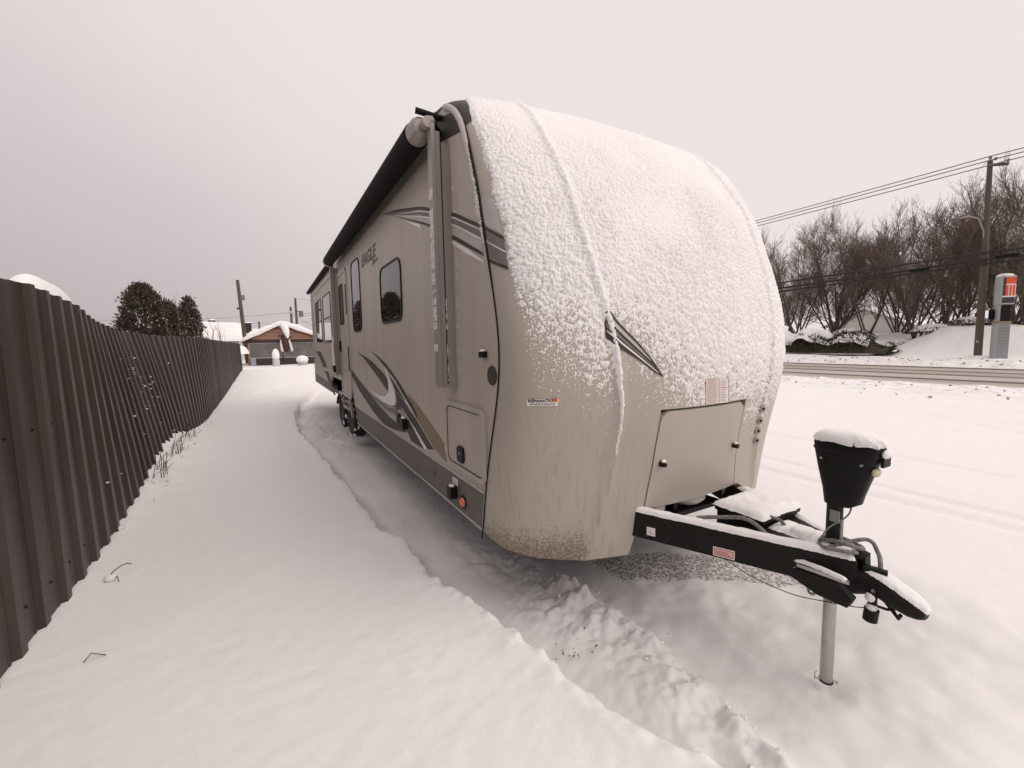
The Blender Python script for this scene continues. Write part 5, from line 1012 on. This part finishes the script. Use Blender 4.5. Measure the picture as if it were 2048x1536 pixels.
# cabin at the end of the lane
cb = thing('cabin', 'small brown gabled cabin with dark plastic windows under deep snow at the lane end', 'cabin', (.9, 38, 0)); CY = 37.0
M_gable = mat('rust_brown_boards', (.34, .122, .045), .75, var=.35, vscale=4, stretch=(6, 1, 1)); M_dboard = mat('dark_boards', (.055, .045, .042), .8, var=.3, vscale=5); M_film = mat('hazy_plastic_film', (.095, .088, .085), .25, var=.55, vscale=1.3, col2=(.20, .18, .17)); M_trimw = mat('pale_trim', (.5, .47, .45), .6)
xl, xr, xp = -1.35, 3.75, .95; ze, zp = .52+CZ, 1.62+CZ
for i in range(11):                                       # gable boards
    z0 = ze+(zp-ze)*i/11; z1 = ze+(zp-ze)*(i+1)/11-.008; f0 = (z0-ze)/(zp-ze); f1 = (z1-ze)/(zp-ze)
    build('gable_board', MB().add([(xl+(xp-xl)*f0, CY+.02*(i % 2)*.3, z0), (xr+(xp-xr)*f0, CY+.02*(i % 2)*.3, z0), (xr+(xp-xr)*f1, CY, z1), (xl+(xp-xl)*f1, CY, z1)]+[(xl+(xp-xl)*f0, CY+.05, z0), (xr+(xp-xr)*f0, CY+.05, z0), (xr+(xp-xr)*f1, CY+.05, z1), (xl+(xp-xl)*f1, CY+.05, z1)], [(0, 1, 2, 3), (7, 6, 5, 4), (0, 4, 5, 1), (1, 5, 6, 2), (2, 6, 7, 3), (3, 7, 4, 0)]), M_gable, cb)
build('beam', MB().box(xl-.05, xr+.05, CY-.06, CY+.06, ze-.22, ze-.002), M_dboard, cb)
for i in range(6): build('wall_board', MB().box(xl, xr, CY-.01-.01*(i % 2), CY+.05, .02+i*.13, .02+i*.13+.122), M_dboard, cb)
build('post', MB().box(xl, xl+.1, CY-.03, CY+.07, 0, ze-.22), M_gable, cb); build('post', MB().box(.86, .98, CY-.03, CY+.07, .8, ze-.22), M_dboard, cb); build('post', MB().box(xr-.1, xr, CY-.03, CY+.07, 0, ze-.22), M_dboard, cb)
for a, b in ((xl+.1, .86), (.98, xr-.1)):
    w = build('window', MB().box(a, b, CY-.04, CY-.01, ze-.25, ze-.222).box(a, b, CY-.04, CY-.01, .80, .84).box(a, a+.03, CY-.04, CY-.01, .84, ze-.25).box(b-.03, b, CY-.04, CY-.01, .84, ze-.25), M_trimw, cb)
    build('pane', MB().box(a+.03, b-.03, CY-.012, CY-.006, .84, ze-.25), M_film, w)
    for q in (2.6, 2.95, 3.25):
        if a < q < b: build('window_bar', MB().box(q, q+.05, CY-.03, CY-.013, .84, ze-.25), M_mgrey, w)
build('side_wall', MB().box(xl, xl+.06, CY+.08, CY+4, 0, ze), M_dboard, cb); build('side_wall', MB().box(xr-.06, xr, CY+.08, CY+4, 0, ze), M_dboard, cb); build('back_wall', MB().box(xl, xr, CY+4, CY+4.06, 0, ze), M_dboard, cb)
n = 60; a = np.linspace(0, 1, n); b = np.linspace(0, 1, 24); A, B = np.meshgrid(a, b, indexing='ij'); Xr_ = xl-.45+(xr-xl+.9)*A; Yr_ = CY-.45+5*B
zr = ze+(zp-ze)*(1-np.abs(Xr_-xp)/np.where(Xr_ < xp, xp-xl, xr-xp)); 
rf_ = np_mesh('roof', np.stack([Xr_, Yr_, zr+.04], -1).reshape(-1, 3), gridF(n, 24), M_dboard, cb)
e = np.clip(np.minimum(np.minimum(A, 1-A)*10, np.minimum(B, 1-B)*10), 0, 1); up = zr+.08+.34*np.sqrt(e)*(1+.65*fbm(Xr_*1.1, Yr_*1.1, 3, 77))-.10*np.exp(-((Xr_-xp)/.6)**2)
front = np.stack([Xr_[:, 0], Yr_[:, 0]-.02, zr[:, 0]-.02], -1)
V = np.concatenate([np.stack([Xr_, Yr_, up], -1), ], 0).reshape(-1, 3); np_mesh('roof_snow', V, gridF(n, 24), M_snow, rf_)
mb = MB(); topf_ = np.stack([Xr_[:, 1], Yr_[:, 1]-.2, up[:, 3]-.03], -1); botf = np.stack([Xr_[:, 0], Yr_[:, 0]-.04, zr[:, 0]+.03-.05*vnoise(Xr_[:, 0]*2, Xr_[:, 0]*0, 4)], -1); midf = (topf_+botf)/2+np.array((0, -.10, .0)); mb.grid(np.stack([np.stack([Xr_[:, 3], Yr_[:, 3], up[:, 3]], -1), topf_, midf, botf], 1)); build('snow_cornice', mb, M_snow, rf_, smooth=True)
# hanging ornament under the gable peak
M_mar = mat('maroon_paint', (.07, .018, .016), .6, var=.3, vscale=8)
orn = thing('gable_ornament', 'maroon hanging ornament with two long white prongs and snow on top under the cabin gable', 'ornament', (1.1, CY-.5, 1.2))
ox, oy = 1.10, CY-.55
build('body', MB().tube([(ox, oy, 2.62), (ox-.02, oy, 2.3), (ox-.02, oy, 1.9), (ox+.03, oy, 1.45), (ox+.04, oy, 1.22)], [.12, .24, .27, .2, .08], 14), M_mar, orn, smooth=True)
build('crossbar', MB().obox((ox-.42, oy, 2.42), (ox+.45, oy, 2.32), .10, .14), M_dboard, orn, bevel=.02)
for s, e1 in ((-1, .02), (1, .16)): build('prong', MB().tube([(ox+s*.26, oy-.05, 2.12), (ox+s*.28+e1*.3, oy-.08, 1.8), (ox+s*.26+e1, oy-.05, 1.4), (ox+s*.22+e1*1.1, oy-.03, 1.25)], [.06, .085, .10, .05], 10), M_white, orn, smooth=True)
build('snow_cover', MB().tube([(ox-.05, oy+.3, 3.28), (ox+.06, oy+.05, 3.0), (ox+.12, oy-.08, 2.7), (ox+.16, oy-.12, 2.38), (ox+.14, oy-.1, 2.2)], [.30, .24, .22, .14, .04], 12), M_snow, orn, smooth=True)
# small things standing before the cabin
def stack_cyl(name, x, y, prof_, m, label, cat, snow):
    z0 = gz(x, y)-.05; t = thing(name, label, cat, (x, y, z0)); build('body', MB().tube([(x, y, z0+z) for z, r in prof_], [r for z, r in prof_], 16), m, t, smooth=True); build('snow_cap', MB().ball((x, y, z0+snow[0]), snow[1], 16, 10), M_snow, t, smooth=True)
stack_cyl('vent_pipe', .40, 34.2, [(0, .22), (.45, .22), (.5, .20), (.78, .20)], M_siding, 'white round post capped with tall snow in front of the cabin left window', 'post', (.82, (.23, .23, .45)))
stack_cyl('planter_tub', 2.05, 34.5, [(0, .30), (.3, .34), (.42, .34)], M_lgrey, 'squat tub with a snow cap in front of the cabin right window', 'tub', (.45, (.40, .40, .30)))
o = build('recycling_bin', MB().box(-1.18, -.85, 36.1, 36.4, .1, .88), mat('pale_blue_plastic', (.25, .30, .35), .5), None, bevel=.03, base=(-.95, 36.1, .1)); tag(o, 'small pale blue bin at the left foot of the cabin', 'bin')
snow_slab_ = dome('snow_heap', -1.6, 34.5, .45, 1.2, 1.2, .55, 'snow caught on top of the fence end beside the cabin corner', 12)

# utility poles on the left
def pole(name, x, y, H, r, label, lean=(0, 0), arm=None, can=None, m=M_wood):
    z0 = gz(x, y); t = thing(name, label, 'pole', (x, y, z0)); top = np.array((x+lean[0], y+lean[1], H)); build('shaft', MB().tube([(x, y, z0-.3), top], [r*1.15, r*.8], 10), m, t, smooth=True)
    return t, top
t, top = pole('utility_pole', -1.55, 42, 7.05, .155, 'leaning grey wooden pole behind the left corner of the cabin', (-.30, 0)); build('meter_box', MB().box(top[0]+.12, top[0]+.42, 41.85, 42.05, 5.45, 5.85), M_mgrey, t); build('bracket', MB().box(top[0]-.2, top[0]-.02, 41.9, 42.0, 4.7, 4.85), M_dgrey, t)
t, top = pole('utility_pole', 2.75, 62, 6.6, .16, 'shorter stub pole with insulators behind the cabin roof'); build('insulator', MB().ball((2.75, 61.8, 5.9), (.3, .12, .18)), M_lgrey, t, smooth=True)
t, top = pole('utility_pole', 3.55, 66, 8.1, .17, 'far pole with a street lamp arm and transformer behind the cabin'); build('lamp_arm', MB().tube([(3.6, 66, 7.95), (4.6, 66, 8.0), (5.4, 66, 7.85)], .035, 6), M_alu, t); build('lamp_head', MB().ball((5.55, 66, 7.82), (.3, .12, .09)), M_lgrey, t, smooth=True); build('transformer', MB().tube([(4.15, 66, 5.6), (4.15, 66, 6.4)], .27, 14), M_mgrey, t); build('bracket', MB().box(3.6, 4.0, 65.95, 66.05, 6.3, 6.4), M_dgrey, t)
t, top = pole('utility_pole', -1.0, 75, 5.4, .14, 'small distant pole left of the cabin peak')
t, top = pole('utility_pole', 7.6, 82, 6.6, .13, 'thin distant pole with a crossbar just left of the trailer rear'); build('crossbar', MB().box(6.6, 8.0, 81.95, 82.05, 6.2, 6.33), M_wood, t)
def wire(name, a, b, sag, r, m, label, group, n=24):
    a = np.array(a, float); b = np.array(b, float); pts = [a+(b-a)*t+np.array((0, 0, -4*sag*t*(1-t))) for t in np.linspace(0, 1, n)]
    o = build(name, MB().tube(pts, r, 5), m, None, base=a); tag(o, label, 'wire', group); return o
GL = 'wires behind the cabin'
for k, (a, b, sg, lab) in enumerate((((2.75, 62, 5.9), (-30, 80, 6.4), .9, 'thin wire running left from the stub pole behind the cabin'), ((2.75, 62, 5.85), (9, 82, 4.2), .3, 'thin wire sloping down right from the stub pole'), ((2.75, 62, 5.4), (12, 60, 6.9), .3, 'thin wire rising right from the stub pole to the trailer'), ((3.55, 66, 5.9), (12, 60, 7.8), .3, 'upper thin wire rising right from the lamp pole'), ((-1, 75, 5.2), (-60, 82, 6.0), 1.2, 'thin wire running left from the small distant pole'), ((-1, 75, 5.1), (7.6, 82, 6.2), .4, 'thin wire between the small distant pole and the crossbar pole'))):
    wire('overhead_wire', a, b, sg, .022, M_gwire, lab, GL)

# ================================================================== RIGHT BACKGROUND
PX, PY = 33.0, 8.2; z0 = gz(PX, PY)
up_ = thing('utility_pole', 'tall wooden utility pole beside the orange sign, grey above, brown below', 'pole', (PX, PY, z0))
build('lower_shaft', MB().tube([(PX, PY, z0-.3), (PX, PY+.03, 3.9+CZ)], [.17, .15], 14), M_brownwood, up_, smooth=True); build('upper_shaft', MB().tube([(PX, PY+.03, 3.2+CZ), (PX+.02, PY+.14, 8.85+CZ)], [.15, .105], 12), M_wood, up_, smooth=True)
build('crossarm', MB().obox((PX, PY+.2, 8.62+CZ), (PX-.5, PY-.62, 8.32+CZ), .12, .14), M_wood, up_)
for p_ in ((PX+.02, PY+.14, 8.9+CZ), (PX-.5, PY-.62, 8.42+CZ), (PX+.05, PY-.05, 8.8+CZ)): build('insulator', MB().tube([p_, (p_[0], p_[1], p_[2]+.10), (p_[0], p_[1], p_[2]+.14)], [.05, .07, .03], 10), M_mgrey, up_, smooth=True)
build('lamp_arm', MB().tube([(PX-.05, PY+.08, 4.5+CZ), (PX-.1, PY+.14, 5.3+CZ), (PX-.25, PY+.32, 5.95+CZ), (PX-.6, PY+.6, 6.1+CZ), (PX-.9, PY+.85, 6.02+CZ)], .04, 8), M_alu, up_, smooth=True); build('lamp_head', MB().ball((PX-1.05, PY+.98, 6.0+CZ), (.2, .2, .07)), M_mgrey, up_, smooth=True)
build('snow_foot', MB().ball((PX, PY, z0), (.55, .55, .18)), M_snow, up_, smooth=True)
build('tag_plate', MB().box(PX-.2, PY+.05-.0, PY-.05, PY+.03, .2+z0+.9, .3+z0+.9) if False else MB().box(PX-.2, PX-.17, PY-.02, PY+.06, z0+.85, z0+.95), M_lgrey, up_)
GW = 'wires along the road'
far_l, far_r = 75, -45
def road_wire(zp, x, r, m, lab, sag=.35, pyy=PY):
    A = np.array((x, far_l, zp-.1)); B = np.array((x, pyy, zp)); C = np.array((x, far_r, zp+.05)); pts = [A+(B-A)*t-np.array((0, 0, 4*sag*t*(1-t))) for t in np.linspace(0, 1, 40)]+[B+(C-B)*t-np.array((0, 0, 4*sag*.6*t*(1-t))) for t in np.linspace(0, 1, 30)][1:]
    o = build('overhead_wire', MB().tube(pts, r, 5), m, None, base=B); tag(o, lab, 'wire', GW); return o
road_wire(9.05+CZ, PX+.02, .028, M_gwire, 'topmost thin wire carried by the utility pole top', .30, PY+.14); road_wire(8.86+CZ, PX+.05, .028, M_gwire, 'second thin wire running just under the topmost wire', .28, PY-.05); road_wire(8.48+CZ, PX-.5, .028, M_gwire, 'third thin wire on the tip of the pole crossarm', .25, PY-.62)
road_wire(4.18+CZ, PX-.2, .055, M_wire, 'upper thick black cable crossing the bare trees', .42); c2 = road_wire(3.82+CZ, PX-.2, .062, M_wire, 'middle thick black cable with two splice cases', .5); road_wire(3.60+CZ, PX-.2, .058, M_wire, 'lowest thick black cable crossing the bare trees', .52)
for yy, dz in ((PY-.8, .02), (PY+2.6, -.16)): build('splice_case', MB().tube([(PX-.2, yy-.45, 3.86+CZ+dz), (PX-.2, yy-.38, 3.86+CZ+dz), (PX-.2, yy+.38, 3.84+CZ+dz), (PX-.2, yy+.45, 3.84+CZ+dz)], [.04, .09, .09, .04], 10), M_bplas, c2)
# roadside sign
SX, SY = 33.0, 7.45; z0 = gz(SX, SY)-.15
sg_ = thing('roadside_sign', 'pale grey roadside sign pylon with an orange and white striped panel beside the utility pole', 'sign', (SX, SY, z0))
M_sg = mat('pale_grey_metal', (.44, .45, .44), .5, var=.15, vscale=3); M_sg2 = mat('blue_grey_metal', (.27, .28, .30), .5, var=.2, vscale=3); M_sor = mat('orange_panel', (.75, .10, .02), .45, var=.15, vscale=3); M_navy = mat('navy_panel', (.03, .028, .045), .4); M_mroon = mat('maroon_panel', (.07, .02, .025), .4)
def sbox(name, x0, x1, y0, y1, za, zb, m, par=sg_, **k): return build(name, MB().box(SX+x0, SX+x1, SY+y0, SY+y1, za, zb), m, par, **k)
# faces: -Y side (towards the right) carries the panel, -X side is the plain casing
rot = math.radians(-44)
def rb(name, x0, x1, y0, y1, za, zb, m, par=sg_, bevel=0.):
    mb = MB().box(x0*.86, x1*.86, y0*.86, y1*.86, za, zb); c, s = math.cos(rot), math.sin(rot); mb.v = [(SX+x*c-y*s, SY+x*s+y*c, z) for x, y, z in mb.v]; return build(name, mb, m, par, bevel=bevel)
rb('lower_casing', -.28, .28, -.26, .26, z0, z0+1.95, M_sg); lc = rb('lower_front', -.285, .26, -.275, -.262, z0, z0+1.95, M_sg2)
for i in range(6): rb('rib', -.27, .25, -.285, -.276, z0+.9+i*.16, z0+.92+i*.16, M_mgrey, lc)
rb('collar', -.30, .30, -.285, .28, z0+1.952, z0+2.05, mat('rusty_band', (.36, .24, .12), .7, var=.3, vscale=9))
rb('middle_casing', -.25, .22, -.20, .26, z0+2.052, z0+2.90, M_sg); rb('dark_insert', -.2, .24, -.24, -.202, z0+2.06, z0+2.88, M_bplas)
hd_ = rb('sign_head', -.30, .36, -.30, .28, z0+2.902, z0+4.35, M_sg, bevel=.03)
rb('panel_navy', -.26, .33, -.312, -.303, z0+2.97, z0+3.26, M_navy, hd_); rb('panel_stripe', -.26, .33, -.314, -.303, z0+3.262, z0+3.33, M_white, hd_)
for i, xa in enumerate((-.12, .035, .19)): rb('panel_bar', xa, xa+.12, -.314, -.303, z0+3.332, z0+3.86, M_sor, hd_)
for xa in (-.0, .155, .31): rb('panel_gap', xa, xa+.035, -.313, -.303, z0+3.332, z0+3.86, M_white, hd_)
rb('panel_edge', -.26, -.122, -.312, -.303, z0+3.332, z0+4.25, M_mroon, hd_); rb('panel_stripe', -.12, .345, -.314, -.303, z0+3.862, z0+3.92, M_white, hd_); rb('panel_top', -.12, .345, -.314, -.303, z0+3.922, z0+4.25, M_sor, hd_)
build('snow_cap', MB().ball((SX, SY, z0+4.36), (.34, .32, .11), 14, 8), M_snow, sg_, smooth=True); rb('junction_box', -.46, -.28, .1, .3, z0+2.15, z0+2.65, M_bplas)
# hedge
hg = thing('hedge', 'long clipped dark green hedge with snow on top beside the road', 'hedge', (34, 18, gz(34, 18)))
R = np.random.default_rng(5)
def hedge_s(n):
    y = R.uniform(12.2, 34, n); endt = np.clip((y-12.0)/2.2, .25, 1); a = R.uniform(0, math.pi, n); q = np.sqrt(R.uniform(.35, 1, n)); lump = 1+.12*np.sin(y*2.3)+.08*np.sin(y*5.1)
    x = 34.4+1.0*np.cos(a)*q*lump*(.4+.6*endt); z = .45+1.40*np.abs(np.sin(a))**.6*q*endt*lump; return np.stack([x, y, z], 1)
V, F = leaves(26000, hedge_s, .09, R); np_mesh('foliage', V, F, M_hedge, hg, smooth=False)
build('core', MB().grid([[(34.4+.75*math.cos(a), y, .45+1.15*math.sin(a)*min(1, max(.3, (y-12)/2.2))) for a in np.linspace(0, math.pi, 9)] for y in np.linspace(12.4, 34, 40)]), M_hedge, hg, smooth=True)
y = np.linspace(12.0, 34, 260); a = np.linspace(.42*math.pi-.9, math.pi*.58+.75, 24); Yh, Ah = np.meshgrid(y, a, indexing='ij'); endt = np.clip((Yh-12.0)/2.2, .25, 1); lump = 1+.12*np.sin(Yh*2.3)+.08*np.sin(Yh*5.1)
hh = .14+.16*fbm(Yh*.8, Ah*2, 3, 91)+.10*fbm(Yh*3.5, Ah*4, 2, 92)-.22*np.clip(np.abs(Ah-math.pi*.5)-.35, 0, 2)-.32*sstep(17.5, 13.5, Yh)
rr = np.where(hh > 0, 1, .9); Xh = 34.4+1.03*np.cos(math.pi-Ah)*lump*(.4+.6*endt)*rr; Zh = .45+1.42*np.abs(np.sin(Ah))**.6*endt*lump*rr+np.clip(hh, -.05, 1)
np_mesh('snow_cover', np.stack([Xh, Yh, Zh], -1).reshape(-1, 3), gridF(260, 24), M_snow, hg)
# snow laden shrubs under the trees
SHR = [(37.6, 14.4, 1.1, .55, 'snow laden low shrub at the right end of the hedge'), (38.0, 13.0, .9, .5, 'snow laden low shrub below the tallest bare tree'), (38.3, 11.6, 1.2, .5, 'snow laden low shrub on the bank left of the utility pole'), (38.5, 9.9, 1.0, .45, 'snow laden low shrub on the bank crest close to the utility pole'), (38.8, 6.7, 1.2, .5, 'snow laden low shrub on the bank right of the sign'), (39.2, 16.8, 1.3, .9, 'snow laden mound of shrub under the forked bare tree'), (39.0, 5.2, 1.1, .5, 'snow laden low shrub at the right edge of the picture')]
for k, (x, y, r, h, lab) in enumerate(SHR):
    z0 = gz(x, y); t = thing('shrub', lab, 'shrub', (x, y, z0), 'snowy shrubs on the bank'); R = np.random.default_rng(70+k)
    def ss(n): a = R.uniform(0, 6.283, n); b = R.uniform(.05, 1, n)**.6; q = R.uniform(.8, 1.1, n); return np.stack([x+r*q*np.cos(a)*np.sqrt(1-b*b*.8), y+r*1.3*q*np.sin(a)*np.sqrt(1-b*b*.8), z0-.1+h*b*q], 1)
    V, F = leaves(2200, ss, .06, R); np_mesh('foliage', V, F, M_hedge, t, smooth=False)
    a = np.linspace(0, 1, 16); tt = np.linspace(0, 6.2832, 33); A, T = np.meshgrid(a, tt, indexing='ij'); rr = A*(1+.2*fbm(np.cos(T)*2+k, np.sin(T)*2, 2, k)); Xs = x+r*.88*rr*np.cos(T); Ys = y+r*1.15*rr*np.sin(T); Zs = z0-.05+h*np.sqrt(np.clip(1-.75*A**2, 0, 1))+.12+.12*fbm(Xs*2.4, Ys*2.4, 3, 93+k)-.22*A**3
    np_mesh('snow_cover', np.stack([Xs, Ys, Zs], -1).reshape(-1, 3), gridF(16, 33), M_snow, t)
snow_house('far_house', 60, 68, 20.5, 28, 2.9, 4.6, 'pale snow roofed house glimpsed through the bare trees', [])

# ================================================================== SMALL THINGS IN THE SNOW
M_stem = mat('dry_stem', (.16, .08, .06), .8)
x, y = -1.02, 3.74; z = gz(x, y); tw = thing('dry_weed', 'dry weed tuft poking from the snow beside the fence', 'weed', (x, y, z)); build('stem', MB().tube(spl([(x, y, z-.02), (x+.01, y, z+.05), (x+.07, y+.02, z+.085), (x+.11, y+.02, z+.08)]), .0035, 5).tube([(x, y, z-.02), (x+.04, y-.02, z+.03), (x+.05, y-.03, z-.01)], .003, 5), M_stem, tw); build('snow_tuft', MB().ball((x, y, z+.02), (.035, .03, .025)), M_snow, tw, smooth=True)
x, y = -.87, 2.83; z = gz(x, y); o = build('bent_twig', MB().tube([(x-.045, y-.01, z-.01), (x-.005, y, z+.035), (x+.05, y, z+.005)], .0028, 5), M_stem, None, base=(x, y, z)); tag(o, 'single bent reddish twig in the snow of the left foreground', 'twig')
M_leaf = mat('dead_leaf', (.17, .12, .05), .8)
dl = thing('dead_leaves', 'few dead brown leaves on the churned snow below the front corner', 'leaves', (1.32, 1.8, 0)); mb = MB()
for i in range(16):
    xx, yy = 1.30+random.gauss(.06, .07), 1.80+random.gauss(0, .06); zz = gz(xx, yy)+.022; q = random.uniform(.007, .014); a = random.uniform(0, 6.3); l_ = MB(); l_.add([(xx-q*math.cos(a), yy-q*math.sin(a), zz), (xx+q*.5*math.sin(a), yy-q*.5*math.cos(a), zz+.004), (xx+q*math.cos(a), yy+q*math.sin(a), zz+.006), (xx-q*.5*math.sin(a), yy+q*.5*math.cos(a), zz+.005)], [(0, 1, 2, 3)]); build('leaf', l_, M_leaf, dl)
for k, (x, y, lab) in enumerate(((-1.12, 6.3, 'dry dark weed stems at the fence foot, nearest clump of the leaning part'), (-1.13, 7.2, 'dry dark weed stems at the fence foot, middle clump of the leaning part'), (-1.14, 8.3, 'dry dark weed stems at the fence foot, farthest clump of the leaning part'))):
    z = gz(x, y); R = np.random.default_rng(90+k); t = thing('dry_weed', lab, 'weed', (x, y, z), 'weeds along the fence'); mb = MB()
    for i in range(16):
        a = R.uniform(-.12, .12), R.uniform(-.35, .35); h_ = R.uniform(.12, .34); b0 = np.array((x+a[0]*.5-.05, y+a[1], z-.05)); mb.tube([b0, b0+np.array((R.uniform(-.02, .05), R.uniform(-.03, .03), h_*.6)), b0+np.array((R.uniform(.0, .10), R.uniform(-.08, .08), h_))], [.004, .003, .002], 4)
    build('stem', mb, mat('dark_dry_stem', (.05, .035, .03), .9), t)
